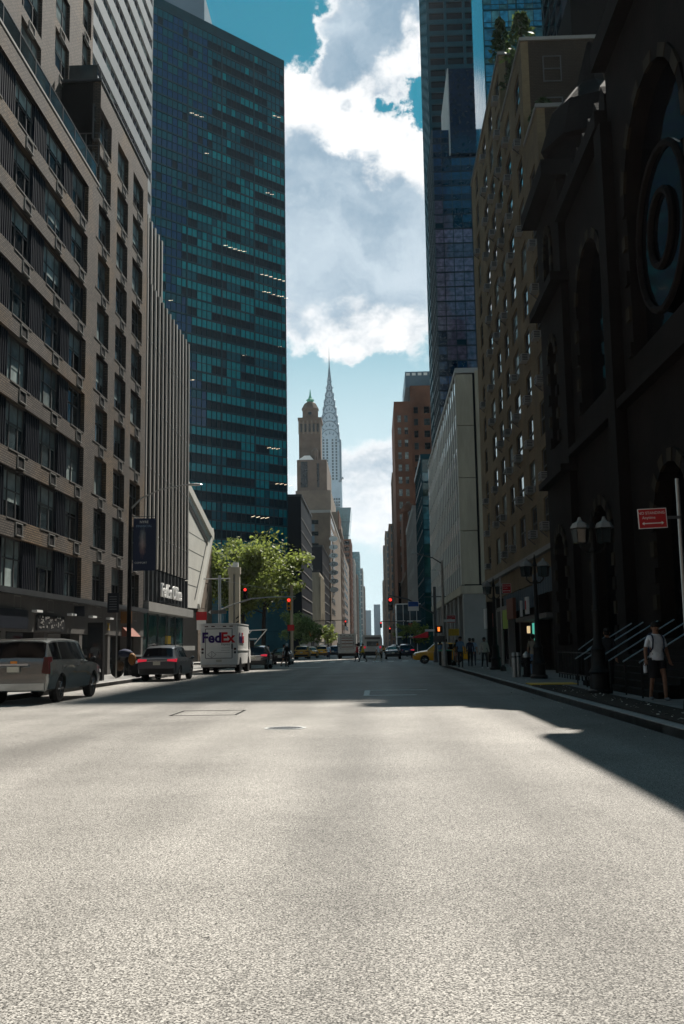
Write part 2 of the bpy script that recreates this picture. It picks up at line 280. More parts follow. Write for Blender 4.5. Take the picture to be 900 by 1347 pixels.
for nm, c in (('skin_a', (0.34, 0.18, 0.12)), ('skin_b', (0.10, 0.05, 0.033)), ('skin_c', (0.22, 0.115, 0.075)), ('hair_dark', (0.012, 0.009, 0.008)), ('hair_brown', (0.06, 0.03, 0.016)),
              ('c_white', (0.62, 0.63, 0.66)), ('c_black', (0.012, 0.012, 0.014)), ('c_navy', (0.015, 0.022, 0.05)), ('c_blue', (0.12, 0.22, 0.36)), ('c_sky', (0.28, 0.42, 0.58)),
              ('c_grey', (0.14, 0.15, 0.16)), ('c_khaki', (0.28, 0.23, 0.17)), ('c_pink', (0.45, 0.22, 0.22)), ('c_cream', (0.50, 0.46, 0.40)), ('c_red', (0.40, 0.03, 0.03)), ('c_orange', (0.65, 0.16, 0.02)), ('c_purple', (0.22, 0.12, 0.38)), ('c_brown', (0.10, 0.06, 0.035)), ('c_yellow', (0.55, 0.36, 0.04))):
    mat(nm, c, 0.8, var=0.15, scale=10)
def leafmat(name, col):
    m = bpy.data.materials.new(name); m.use_nodes = True; nt = m.node_tree; L = nt.links; b = nt.nodes['Principled BSDF']; out = nt.nodes['Material Output']
    b.inputs['Roughness'].default_value = 0.55; b.inputs['Specular IOR Level'].default_value = 0.35
    g = _n(nt, 'ShaderNodeNewGeometry'); cr = _n(nt, 'ShaderNodeMapRange'); cr.inputs[3].default_value = 0.6; cr.inputs[4].default_value = 1.5; L.new(g.outputs['Random Per Island'], cr.inputs[0])
    cb = _n(nt, 'ShaderNodeCombineColor')
    for i in range(3): L.new(cr.outputs[0], cb.inputs[i])
    mx = _n(nt, 'ShaderNodeMix'); mx.data_type = 'RGBA'; mx.blend_type = 'MULTIPLY'; mx.inputs[0].default_value = 1; mx.inputs[6].default_value = (*col, 1); L.new(cb.outputs[0], mx.inputs[7]); L.new(mx.outputs[2], b.inputs['Base Color'])
    tr = _n(nt, 'ShaderNodeBsdfTranslucent'); L.new(mx.outputs[2], tr.inputs[0])
    ms = _n(nt, 'ShaderNodeMixShader'); ms.inputs[0].default_value = 0.5; L.new(b.outputs[0], ms.inputs[1]); L.new(tr.outputs[0], ms.inputs[2]); L.new(ms.outputs[0], out.inputs[0])
    M[name] = m
leafmat('leaf', (0.19, 0.235, 0.055)); leafmat('leaf_dark', (0.045, 0.07, 0.025)); leafmat('leaf_pale', (0.26, 0.32, 0.11))

# ------------------------------------------------------------------ helpers
class MB:
    def __init__(s): s.v = []; s.f = []; s.m = []
    def box(s, x0, x1, y0, y1, z0, z1, m=0):
        i = len(s.v); s.v += [(x0,y0,z0),(x1,y0,z0),(x1,y1,z0),(x0,y1,z0),(x0,y0,z1),(x1,y0,z1),(x1,y1,z1),(x0,y1,z1)]
        s.f += [(i,i+3,i+2,i+1),(i+4,i+5,i+6,i+7),(i,i+1,i+5,i+4),(i+1,i+2,i+6,i+5),(i+2,i+3,i+7,i+6),(i+3,i,i+4,i+7)]; s.m += [m]*6; return s
    def face(s, pts, m=0):
        i = len(s.v); s.v += [tuple(p) for p in pts]; s.f.append(tuple(range(i, i+len(pts)))); s.m.append(m); return s
    def tube(s, pts, rad, seg=8, m=0, cap=True):
        pts = [Vector(p) for p in pts]; rings = []
        if isinstance(rad, (int, float)): rad = [rad]*len(pts)
        for k, p in enumerate(pts):
            t = (pts[min(k+1, len(pts)-1)]-pts[max(k-1, 0)]).normalized()
            a = t.orthogonal().normalized() if k == 0 else (a0 - t*a0.dot(t)).normalized()
            a0 = a; b = t.cross(a); i = len(s.v)
            s.v += [tuple(p+(a*math.cos(2*math.pi*j/seg)+b*math.sin(2*math.pi*j/seg))*rad[k]) for j in range(seg)]; rings.append(i)
        for k in range(len(pts)-1):
            for j in range(seg):
                s.f.append((rings[k]+j, rings[k]+(j+1) % seg, rings[k+1]+(j+1) % seg, rings[k+1]+j)); s.m.append(m)
        if cap:
            s.f.append(tuple(rings[0]+j for j in range(seg))[::-1]); s.m.append(m)
            s.f.append(tuple(rings[-1]+j for j in range(seg))); s.m.append(m)
        return s
    def lathe(s, prof, c=(0,0,0), seg=16, m=0, ax='z', ph=0.0):
        rings = []
        for r, h in prof:
            i = len(s.v); rings.append(i)
            for j in range(seg):
                a = 2*math.pi*j/seg+ph; p = (r*math.cos(a), r*math.sin(a), h)
                if ax == 'x': p = (p[2], p[0], p[1])
                if ax == 'y': p = (p[0], p[2], p[1])
                s.v.append((c[0]+p[0], c[1]+p[1], c[2]+p[2]))
        for k in range(len(prof)-1):
            for j in range(seg): s.f.append((rings[k]+j, rings[k]+(j+1) % seg, rings[k+1]+(j+1) % seg, rings[k+1]+j)); s.m.append(m)
        s.f.append(tuple(rings[0]+j for j in range(seg))[::-1]); s.m.append(m); s.f.append(tuple(rings[-1]+j for j in range(seg))); s.m.append(m); return s
    def prism(s, poly, axis, a, b, m=0):
        n = len(poly); i = len(s.v)
        def P(p, t): return (t, p[0], p[1]) if axis == 'x' else (p[0], t, p[1]) if axis == 'y' else (p[0], p[1], t)
        s.v += [P(p, a) for p in poly]+[P(p, b) for p in poly]
        s.f.append(tuple(range(i, i+n))[::-1]); s.f.append(tuple(range(i+n, i+2*n))); s.m += [m, m]
        for k in range(n): s.f.append((i+k, i+(k+1) % n, i+n+(k+1) % n, i+n+k)); s.m.append(m)
        return s
    def ell(s, c, r, seg=12, rings=8, m=0):
        prof = []
        for k in range(rings+1):
            a = -math.pi/2+math.pi*k/rings; prof.append((max(math.cos(a), 0.02), math.sin(a)))
        i0 = len(s.v); s.lathe(prof, (0,0,0), seg, m)
        for i in range(i0, len(s.v)): v = s.v[i]; s.v[i] = (c[0]+v[0]*r[0], c[1]+v[1]*r[1], c[2]+v[2]*r[2])
        return s
    def mesh(s, name, mats, smooth=None, fix=True):
        me = bpy.data.meshes.new(name); me.from_pydata(s.v, [], s.f)
        for mm in (mats if isinstance(mats, (list, tuple)) else [mats]): me.materials.append(M[mm])
        me.polygons.foreach_set('material_index', s.m)
        if fix:
            bm = bmesh.new(); bm.from_mesh(me); bmesh.ops.recalc_face_normals(bm, faces=bm.faces); bm.to_mesh(me); bm.free()
        if smooth is not None:
            me.polygons.foreach_set('use_smooth', [True]*len(me.polygons)); me.set_sharp_from_angle(angle=R(smooth))
        me.update(); return me
    def build(s, name, mats, parent=None, world=False, smooth=None, loc=(0,0,0), rz=0.0):
        return put(s.mesh(name, mats, smooth), name, parent, loc, rz, world)
def put(me, name, parent=None, loc=(0,0,0), rz=0.0, world=False):
    o = bpy.data.objects.new(name, me); COL.objects.link(o); o.location = loc; o.rotation_euler = (0, 0, rz)
    if parent is not None:
        o.parent = parent
        if world: o.location = Vector(loc)-parent.location
    return o
def thing(name, label, cat, loc=(0,0,0), rz=0.0, group=None):
    o = bpy.data.objects.new(name, None); COL.objects.link(o); o.empty_display_size = 0.3; o.location = loc; o.rotation_euler = (0, 0, rz)
    return tag(o, label, cat, group)
def tag(o, label=None, cat=None, group=None, kind=None):
    if label: o['label'] = label
    if cat: o['category'] = cat
    if group: o['group'] = group
    if kind: o['kind'] = kind
    return o
def text(s, size, m, parent, loc, rot, ext=0.01, name='lettering', bold=0.0, sx=1.0):
    cu = bpy.data.curves.new('t', 'FONT'); cu.body = s; cu.size = size; cu.extrude = ext; cu.align_x = 'CENTER'; cu.align_y = 'CENTER'; cu.resolution_u = 3; cu.offset = bold
    o = bpy.data.objects.new('t', cu); COL.objects.link(o); dg = bpy.context.evaluated_depsgraph_get(); dg.update()
    me = bpy.data.meshes.new_from_object(o.evaluated_get(dg)); bpy.data.objects.remove(o); bpy.data.curves.remove(cu)
    me.materials.clear(); me.materials.append(M[m])
    q = bpy.data.objects.new(name, me); COL.objects.link(q); q.parent = parent; q.location = loc; q.rotation_euler = rot; q.scale = (sx, 1, 1); return q
# ------------------------------------------------------------------ the setting
def struct(o): return tag(o, kind='structure')
struct(MB().face([(-4000,-600,-0.02),(4000,-600,-0.02),(4000,7000,-0.02),(-4000,7000,-0.02)]).build('ground', 'concrete'))
KL, KR, FL, FR = -11.4, 4.7, -15.0, 8.5           # kerbs and street facades
rb = MB()
ys = [-60]+[y for y in range(-40, 240, 10)]+[300, 500, 900, 2500]
for a, b in zip(ys, ys[1:]): rb.face([(KL-0.6,a,0),(KR+0.6,a,0),(KR+0.6,b,0),(KL-0.6,b,0)])
road = struct(rb.build('road', 'asphalt'))
CROSS = [(80, 97), (168, 184), (258, 272), (345, 357), (432, 444), (520, 532), (608, 620), (700, 712), (800, 812), (900, 912)]
for k, (a, b) in enumerate(CROSS[:4]):
    sb = MB().face([(-160,a+0.2,-0.004),(KL-0.6,a+0.2,-0.004),(KL-0.6,b-0.2,-0.004),(-160,b-0.2,-0.004)]).face([(KR+0.6,a+0.2,-0.004),(160,a+0.2,-0.004),(160,b-0.2,-0.004),(KR+0.6,b-0.2,-0.004)])
    struct(sb.build('side_street', 'asphalt'))
def arc(cx, cy, r, a0, a1, n): return [(cx+r*math.cos(a0+(a1-a0)*i/n), cy+r*math.sin(a0+(a1-a0)*i/n)) for i in range(n+1)]
stone_mesh = {}
def kerb_stone(parent, p, q, side):
    L = math.dist(p, q)-0.012; k = round(L, 2)
    if k not in stone_mesh: stone_mesh[k] = MB().box(-k/2, k/2, 0, 0.20, -0.03, 0.162).mesh('kerb_stone', 'kerb')
    o = put(stone_mesh[k], 'kerb_stone', parent, ((p[0]+q[0])/2, (p[1]+q[1])/2, 0), math.atan2(q[1]-p[1], q[0]-p[0]))
    return o
def sidewalk(name, side, y0, y1, slabs=None, stones=True):
    s = -1 if side == 'l' else 1; xe = KL if s < 0 else KR; xf = FL-6 if s < 0 else FR+6; r = 3.6
    if s > 0: edge = [(xf, y0)] + arc(xe+r, y0+r, r, -math.pi/2, -math.pi, 6) + arc(xe+r, y1-r, r, math.pi, math.pi/2, 6) + [(xf, y1)]
    else: edge = [(xf, y0)] + arc(xe-r, y0+r, r, -math.pi/2, 0, 6) + arc(xe-r, y1-r, r, 0, math.pi/2, 6) + [(xf, y1)]
    w = MB().prism(edge, 'z', -0.05, 0.145).build(name, 'slab'); struct(w)
    if stones:
        pts = []
        for a, b in zip(edge, edge[1:]):
            n = max(1, int(math.dist(a, b)/2.1)); n = min(n, 60)
            for i in range(n): pts.append(((a[0]+(b[0]-a[0])*i/n, a[1]+(b[1]-a[1])*i/n), (a[0]+(b[0]-a[0])*(i+1)/n, a[1]+(b[1]-a[1])*(i+1)/n)))
        for p, q in pts:
            if s > 0: p, q = q, p                 # stone's local +y points onto the pavement
            kerb_stone(w, p, q, s)
    if slabs:
        me = None
        for j in range(int((slabs[1]-slabs[0])/1.5)):
            for i in range(int((abs(xf-xe)-6.3)/1.15)+1):
                ya = slabs[0]+j*1.5; xa = xe+s*(0.26+i*1.15)
                if any(abs(xa+s*0.57-bx) < 0.95 and by0-0.8 < ya+0.7 < by1+0.2 for bx, by0, by1 in BEDS): continue
                if me is None: me = MB().box(0.006, 1.144, 0.006, 1.494, 0.10, 0.158).mesh('paving_slab', 'slab')
                o = put(me, 'paving_slab', w, (xa if s > 0 else xa-1.15, ya, random.uniform(-0.003, 0.003)))
    return w
BEDS = [(5.5, 16.0, 33.0)]
sidewalk('sidewalk_left', 'l', -40, 80, slabs=(30, 75))
sidewalk('sidewalk_right', 'r', -40, 78, slabs=(11, 74))
for k, ((a, b), (c, d)) in enumerate(zip(CROSS, CROSS[1:])):
    sidewalk('sidewalk_left', 'l', b, c, stones=k < 1); sidewalk('sidewalk_right', 'r', b, c, stones=k < 1)

# planting bed beside the kerb, road ironwork and paint
bed = MB().box(5.02, 6.05, 16.2, 33.0, 0.05, 0.17).build('planting_bed', 'soil'); tag(bed, 'dark soil planting bed along the kerb beside the church', 'planting bed')
rnd = random.Random(3); fl = MB()
for i in range(150):
    x, y = rnd.choice(((rnd.uniform(5.1, 5.98), rnd.uniform(16.5, 33)), (rnd.uniform(3.9, 4.6), rnd.uniform(12, 50)), (rnd.uniform(4.9, 8.0), rnd.uniform(14, 50)))) if i > 60 else (rnd.uniform(5.1, 5.98), rnd.uniform(16.5, 32))
    z = 0.178 if 5.02 < x < 6.05 and 16.2 < y < 33 else 0.168 if x > KR else 0.006
    a = rnd.uniform(0, 6.28); w = rnd.uniform(0.012, 0.03); u = Vector((math.cos(a), math.sin(a), rnd.uniform(-.3, .6)))*w; v = Vector((-math.sin(a), math.cos(a), rnd.uniform(0, .6)))*w*0.7; c = Vector((x, y, z+0.015))
    fl.face([c-u-v, c+u-v, c+u+v, c-u+v])
fo = fl.build('litter', 'c_cream'); tag(fo, 'scattered pale scraps of litter on the soil bed and gutter', 'litter', kind='stuff')
yb = MB().box(5.05, 6.6, 33.25, 34.5, 0.10, 0.185).build('tactile_plate', 'paint_yellow'); tag(yb, 'worn yellow plate let into the pavement behind the soil bed', 'ramp plate')
mh = thing('manhole_cover', 'round iron manhole cover in the sunlit asphalt', 'manhole', (-1.74, 19.0, 0))
MB().lathe([(0.40,0.003),(0.40,0.008),(0.33,0.008),(0.33,0.003)], seg=32).build('rim', 'metal', mh)
lid = MB().lathe([(0.325,0.002),(0.325,0.007)], seg=32)
for i in range(-4, 5):
    for j in range(-4, 5):
        if i*i+j*j < 18: lid.box(i*0.065-0.02, i*0.065+0.02, j*0.065-0.02, j*0.065+0.02, 0.0072, 0.011)
lid.build('lid', 'dark_metal', mh)
tr = MB()
for a, b, c, d in ((-4.75,-3.2,24.6,24.66),(-4.75,-3.2,22.9,22.96),(-4.75,-4.69,22.96,24.6),(-3.26,-3.2,22.96,24.6)): tr.box(a, b, c, d, 0.002, 0.006)
tag(tr.build('utility_cut', 'matte_black'), 'thin dark outline of a patched utility cut in the asphalt', 'road patch')
bk = MB()
for a, b, c, d in ((-0.42,1.7,34.4,34.65),(-0.42,1.2,30.95,31.2),(-0.42,-0.24,31.21,34.39)): bk.box(a, b, c, d, 0.002, 0.006)
tag(bk.build('road_marking', 'paint_white'), 'white bracket of paint on the shaded asphalt', 'road marking')
for x0, x1, y in ((-8.6, -4.2, 74.6),): tag(MB().box(x0, x1, y, y+0.45, 0.002, 0.006).build('stop_line', 'paint_white'), 'worn white stop line before the crossing', 'road marking')
for i in range(11):
    x = KL+0.9+i*1.45
    tag(MB().box(x, x+0.6, 98.2, 101.4, 0.002, 0.006).build('crosswalk_bar', 'paint_white'), 'white bar of the far crosswalk at the intersection', 'road marking', 'bars of the far crosswalk')

# ------------------------------------------------------------------ building helpers
def wall_grid(parent, O, a, u1, z0, z1, cols, rows, depth, m, name='wall', skip=(), u0=0.0):
    """wall with real openings in a facade frame: x along the wall, y inward"""
    b = MB(); z = z0
    for ri, (ra, rb_) in enumerate(rows):
        if ra > z: b.box(u0, u1, 0, depth, z, ra)
        u = u0
        for ci, (ca, cb) in enumerate(cols):
            if (ri, ci) in skip: continue
            b.box(u, ca, 0, depth, ra, rb_); u = cb
        b.box(u, u1, 0, depth, ra, rb_); z = rb_
    if z < z1: b.box(u0, u1, 0, depth, z, z1)
    return b.build(name, m, parent, True, loc=O, rz=a)
win_cache = {}
def window(parent, O, a, u, z, w, h, style, inset=0.22, glassmat=None):
    key = (round(w, 2), round(h, 2), style)
    if key not in win_cache:
        f = MB(); p = MB(); q = MB(); t = 0.06
        f.box(0, t, 0, 0.09, 0, h); f.box(w-t, w, 0, 0.09, 0, h); f.box(t, w-t, 0, 0.09, 0, t); f.box(t, w-t, 0, 0.09, h-t, h)
        p.box(t, w-t, 0.045, 0.075, t, h-t)
        if style == 'triple':
            for k in (0.28, 0.72): f.box(w*k-0.03, w*k+0.03, -0.004, 0.09, t, h-t)
            for x0, x1 in ((t, w*0.28-0.03), (w*0.28+0.03, w*0.72-0.03), (w*0.72+0.03, w-t)): f.box(x0, x1, 0.004, 0.088, h*0.58, h*0.58+0.06)
        if style == 'double':
            f.box(w*0.5-0.03, w*0.5+0.03, -0.004, 0.09, t, h-t)
            for x0, x1 in ((t, w*0.5-0.03), (w*0.5+0.03, w-t)): f.box(x0, x1, 0.004, 0.088, h*0.58, h*0.58+0.06)
        if style == 'sash': f.box(t, w-t, -0.004, 0.088, h*0.5-0.03, h*0.5+0.03)
        win_cache[key] = (f.mesh('window', 'window_frame'), {g: p.mesh('pane', g) for g in ('glass_sash', 'glass_dark', 'glass_blind_glint', 'glass_black')})
    fm, pm = win_cache[key]
    c = Vector((math.cos(a), math.sin(a), 0)); n = Vector((-math.sin(a), math.cos(a), 0))
    o = put(fm, 'window', parent, Vector(O)+c*u+n*inset+Vector((0, 0, z)), a, True)
    put(pm[glassmat or random.choice(('glass_sash', 'glass_blind_glint', 'glass_dark', 'glass_sash', 'glass_dark'))], 'pane', o)
    if style in ('triple', 'double') and random.random() < 0.75:
        kb = round(random.choice((0.3, 0.42, 0.42, 0.6))*h, 2); bk_ = (key, kb)
        if bk_ not in win_cache: win_cache[bk_] = MB().box(0.07, w-0.07, 0.030, 0.043, h-0.07-kb, h-0.07).mesh('blind_glint', 'glass_blind_glint')
        put(win_cache[bk_], 'blind_glint', o)  # pale sheet over the upper panes: blind and sky reflection in its colour
    return o
def loc_uv(O, a, u, n, z): return Vector(O)+Vector((math.cos(a), math.sin(a), 0))*u+Vector((-math.sin(a), math.cos(a), 0))*n+Vector((0, 0, z))
def curtain(parent, O, a, width, z0, z1, pitch, pane, mats, frame, split=0.45, bay=None, rnd=None, deep=0.15, pick=None, mull=0.045):
    """glass curtain wall, one window_band and one spandrel per floor"""
    rnd = rnd or random.Random(1); n = int(round((z1-z0)/pitch)); pitch = (z1-z0)/n; k = max(1, int(round(width/pane))); pw = width/k
    sm = MB().box(0, width, -0.02, deep+0.05, 0, 0.32)
    for i in range(k+1):
        x = i*pw; t = 0.16 if bay and i % bay == 0 else mull; sm.box(max(x-t, -0.05), min(x+t, width+0.05), 0.0, deep+0.04, 0.32, pitch)
    sm.box(0, width, 0.01, deep+0.03, 0.32+(pitch-0.32)*split-0.05, 0.32+(pitch-0.32)*split+0.05)
    fm = sm.mesh('spandrel', frame)
    for f in range(n):
        b = MB()
        for i in range(k):
            lo, hi = pick(f/n, i/k, rnd) if pick else (rnd.randrange(len(mats)), rnd.randrange(len(mats)))
            zs = 0.32+(pitch-0.32)*split; dj = rnd.uniform(-0.004, 0.004)
            b.face([(i*pw,deep+dj,0.3),((i+1)*pw,deep-dj,0.3),((i+1)*pw,deep-dj,zs),(i*pw,deep+dj,zs)], lo)
            b.face([(i*pw,deep+dj,zs),((i+1)*pw,deep-dj,zs),((i+1)*pw,deep-dj,pitch),(i*pw,deep+dj,pitch)], hi)
        me = b.mesh('window_band', mats, fix=False)
        put(me, 'window_band', parent, Vector(O)+Vector((0, 0, z0+f*pitch)), a, True)
        put(fm, 'spandrel', parent, Vector(O)+Vector((0, 0, z0+f*pitch)), a, True)
def grid_tower(name, label, x0, x1, y0, y1, h, wall, gl, bay=3.0, floor=3.5, z0=0.0, pier=0.9, span=1.3, root=None, base=0.0, cat='building', group=None, proud=0.35, parapet=1.2):
    """masonry block: dark glass core, spandrel rings and piers standing proud of it"""
    r = root or thing(name, label, cat, ((x0+x1)/2, (y0+y1)/2, 0), 0, group)
    cx, cy = (x0+x1)/2, (y0+y1)/2; w, d = x1-x0, y1-y0
    MB().box(x0+proud, x1-proud, y0+proud, y1-proud, z0, z0+h-0.3).build('glazing', gl, r, True)
    n = max(1, int(round((h-base-parapet)/floor))); fl = (h-base-parapet)/n
    ring = MB()
    for a, b, c, e in ((x0, x1, y0, y0+proud+0.1), (x0, x1, y1-proud-0.1, y1), (x0, x0+proud+0.1, y0+proud+0.1, y1-proud-0.1), (x1-proud-0.1, x1, y0+proud+0.1, y1-proud-0.1)):
        ring.box(a-cx, b-cx, c-cy, e-cy, 0, span)
    me = ring.mesh('spandrel', wall)
    for k in range(n): put(me, 'spandrel', r, (cx, cy, z0+base+k*fl), 0, True)
    cap = MB(); e = 0.15
    cap.box(x0-e, x1+e, y0-e, y1+e, z0+h-parapet, z0+h); cap.build('parapet', wall, r, True)
    if base:
        MB().box(x0+0.05, x1-0.05, y0+0.05, y1-0.05, z0, z0+base*0.35).build('base', wall, r, True)
    pm = MB().box(-pier/2, pier/2, -0.06, proud+0.06, 0, h-parapet-0.01).mesh('pier', wall)
    for (ox, oy, a, L) in ((x0, y0, 0, w), (x1, y0, math.pi/2, d), (x0, y1, -math.pi/2, d)):
        nb = max(1, int(round(L/bay)))
        for i in range(nb+1):
            u = min(max(i*L/nb, pier/2), L-pier/2)
            put(pm, 'pier', r, loc_uv((ox, oy, z0), a, u, 0.0, 0), a, True)
    return r
# ------------------------------------------------------------------ left side of the street
HALF = math.pi/2
def brick_block():
    r = thing('brick_apartment_building', 'grey brown brick apartment block with ribbed window bands and small air grilles', 'building', (-20, 52, 0))
    O = (FL, 34.0, 0); a = HALF            # u = Y-34
    rows = [(4.12+2.87*k, 6.22+2.87*k) for k in range(10)]
    C = [(60.12, 62.86), (56.26, 58.83), (52.0, 54.8), (48.1, 50.24), (44.0, 46.6), (39.9, 42.2), (35.8, 38.0)]
    band = (35.3, 50.4)
    cols_main = sorted([(c0-34, c1-34) for c0, c1 in C[:3]])
    colsA = [(band[0]-34, band[1]-34)]+cols_main
    # near part up to the terrace (8 floors), far bay to the roof (10 floors)
    wall_grid(r, O, a, 52.4-34-0.002, 4.1, 27.3, [(band[0]-34, band[1]-34)], rows[:8], 0.45, 'brick_left')
    wall_grid(r, O, a, 64.1-34, 4.1, 33.6, [(max(c0, 52.41-34), c1) for c0, c1 in cols_main], rows, 0.45, 'brick_left', u0=52.4-34)
    MB().box(-19, -15.46, 34.2, 63.9, 0, 27.0).build('core', 'glass_black', r, True)
    MB().box(-19, -15.46, 52.75, 63.9, 27.001, 33.3).build('core', 'glass_black', r, True)
    ribs = {}
    def ribbed(y0, y1, z0, z1):
        k = (round(y1-y0, 2), round(z1-z0, 2))
        if k not in ribs:
            b = MB().box(0, k[0], 0.05, 0.3, 0, k[1]); n = int(k[0]/0.22)
            for i in range(n): b.box(0.05+i*k[0]/n, 0.05+i*k[0]/n+0.10, -0.03, 0.05, 0.02, k[1]-0.02)
            ribs[k] = b.mesh('ribbed_panel', 'navy')
        put(ribs[k], 'ribbed_panel', r, (FL-0.16, y0, z0), a, True)
    acs = MB(); w, h, t = 0.82, 0.56, 0.035
    acs.box(0, w, -0.06, 0.1, 0, t); acs.box(0, w, -0.02, 0.1, h-t, h); acs.box(0, t, -0.02, 0.1, t, h-t); acs.box(w-t, w, -0.02, 0.1, t, h-t)
    am = acs.mesh('air_grille', 'grey_stone'); gm = MB().box(t, w-t, 0.02, 0.08, t, h-t).mesh('grille', 'black')
    sill = {}
    for ri, (za, zb) in enumerate(rows):
        for ci, (c0, c1) in enumerate(C):
            if ri >= 8 and ci >= 3: continue
            inset = 0.26
            window(r, (FL, c0, 0), a, 0, za, c1-c0, zb-za, 'triple' if c1-c0 > 2.3 else 'double', inset)
            k = round(c1-c0, 2)
            if k not in sill: sill[k] = MB().box(-0.02, k+0.02, -0.025, 0.2, -0.05, 0.012).mesh('sill', 'store_grey')
            put(sill[k], 'sill', r, (FL, c0, za), a, True)
            if ri >= 1 or ci < 6:
                o = put(am, 'air_grille', r, (FL+0.02, (c0+c1)/2-w/2+0.25, za-h-0.10 if ri else za-0.85), a, True); put(gm, 'grille', o)
        if ri < 8:
            cs = sorted((c0, c1) for c0, c1 in C[3:])
            for (p0, p1), (q0, q1) in zip(cs, cs[1:]): ribbed(p1, q0, za, zb)
            ribbed(50.24, 50.4, za, zb); ribbed(35.3, 35.8, za, zb)
    # terrace, rail and set-back floors
    MB().box(-19, FL+0.03, 34, 52.38, 27.3, 27.42).build('coping', 'grey_stone', r, True)
    rail = MB(); 
    for y in range(34, 53, 2): rail.box(FL-0.12, FL-0.06, y, y+0.06, 27.42, 28.4)
    rail.box(FL-0.12, FL-0.06, 34, 52.3, 28.4, 28.46).build('balcony_rail', 'dark_metal', r, True)
    MB().box(FL-0.10, FL-0.08, 34.1, 52.3, 27.5, 28.38).build('glass_guard', 'glass_sash', r, True)
    O2 = (-17.3, 34, 0); r2 = [(28.3+2.87*k, 30.6+2.87*k) for k in range(5)]; c2 = [(36.2, 38.6), (40.6, 43.0), (46.0, 49.0), (51.2, 53.7), (56.2, 58.0)]
    wall_grid(r, O2, a, 52.4-34, 27.4, 33.6, [(c0-34, c1-34) for c0, c1 in c2[:3]], r2[:2], 0.4, 'brick_left')
    wall_grid(r, O2, a, 58.4-34, 33.601, 43.5, [(c0-34, c1-34) for c0, c1 in c2], r2[2:], 0.4, 'brick_left')
    MB().box(-24, -17.71, 34.2, 58.2, 27.1, 43).build('core', 'glass_black', r, True)
    MB().box(-19, -17.71, 58.21, 58.4, 33.7, 43.2).build('end_wall', 'brick_left', r, True)
    for ri, (za, zb) in enumerate(r2):
        for ci, (c0, c1) in enumerate(c2):
            if ri < 2 and ci > 2: continue
            window(r, (-17.3, c0, 0), a, 0, za, c1-c0, zb-za, 'triple' if c1-c0 > 2.3 else 'double', 0.22)
            if ri > 1: o = put(am, 'air_grille', r, (-17.28, (c0+c1)/2-w/2, za-h-0.14), a, True); put(gm, 'grille', o)
    MB().box(-17.28, FL-0.452, 52.42, 52.72, 27.43, 33.58).build('bay_side_wall', 'matte_black', r, True)  # bay side in near-black, its front stays brick
    window(r, (-17.0, 52.40, 0), 0, 0.45, 28.6, 1.5, 1.9, 'double', -0.03, 'glass_dark')
    MB().box(-17.2, FL+0.05, 52.3, 64.1, 33.6, 33.75).build('coping', 'dark_metal', r, True)
    g = MB()
    for y in range(53, 64, 2): g.box(FL-0.25, FL-0.2, y, y+0.06, 33.75, 34.7)
    g.box(FL-0.25, FL-0.2, 52.5, 64, 34.7, 34.76).build('balcony_rail', 'dark_metal', r, True)
    MB().box(-16.9, FL-0.25, 52.5, 52.53, 33.8, 34.7).build('glass_guard', 'glass_sash', r, True)
    # ground floor: ledge, fascia, dark shopfront
    MB().box(FL-0.3, FL+0.35, 34, 64.1, 3.86, 4.098).build('ledge', 'dark_metal', r, True)
    MB().box(FL-0.4, FL+0.04, 34, 64.1, 2.35, 3.858).build('fascia', 'store_grey', r, True)
    MB().box(FL-1.4, FL-0.9, 34, 64.1, 0.1, 2.349).build('shop_wall', 'store_dark', r, True)
    for y in (34.2, 39.6, 44.8, 50.2, 55.6, 60.2, 63.5):
        MB().box(FL-0.9, FL+0.02, y, y+0.5, 0.1, 2.348).build('pilaster', 'store_grey', r, True)
    for y in (36.4, 41.8, 47.2, 52.6, 57.6):
        MB().box(FL-0.89, FL-0.83, y-1.6, y+1.6, 0.5, 2.2).build('shop_window', 'glass_dark', r, True)
    for y in (43.0, 48.0, 51.6, 55.0): # small lights boxes on the fascia
        MB().box(FL+0.06, FL+0.30, y, y+0.75, 3.2, 3.3).build('downlight', 'sign_white', r, True)
    s1 = MB().box(FL+0.05, FL+0.13, 43.6, 47.4, 2.42, 3.12).build('shop_sign', 'black', r, True)
    rg = random.Random(77); st = MB()
    for k in range(46): y = 43.75+rg.random()*3.4; z = 2.5+rg.random()*0.5; st.box(FL+0.131, FL+0.15, y, y+rg.uniform(0.04, 0.16), z, z+rg.uniform(0.03, 0.12))
    tag(st.build('sign_strokes', 'grey_stone', s1), kind='stuff').location = (0, 0, 0)
    s2 = MB().box(FL+0.05, FL+0.13, 36.0, 42.4, 2.45, 3.25).build('shop_sign', 'navy', r, True)
    s3 = MB().box(FL+0.05, FL+0.12, 54.8, 55.7, 2.4, 3.15).build('shop_sign', 'store_grey', r, True)
    text('X', 0.6, 'c_yellow', s3, (FL+0.15, 55.25, 2.78), (HALF, 0, HALF))
    s4 = MB().box(FL+0.05, FL+0.7, 58.2, 58.3, 3.05, 3.75).build('hanging_sign', 'sign_brown', r, True)
    s5 = MB().prism([(FL+0.03, 2.3), (FL+0.6, 2.3), (FL+0.03, 2.9)], 'y', 58.6, 61.0).build('awning', 'sign_terracotta', r, True)
    MB().box(FL+0.05, FL+0.55, 49.2, 49.3, 3.2, 3.7).build('hanging_sign', 'navy', r, True)
    return r
brick_block()

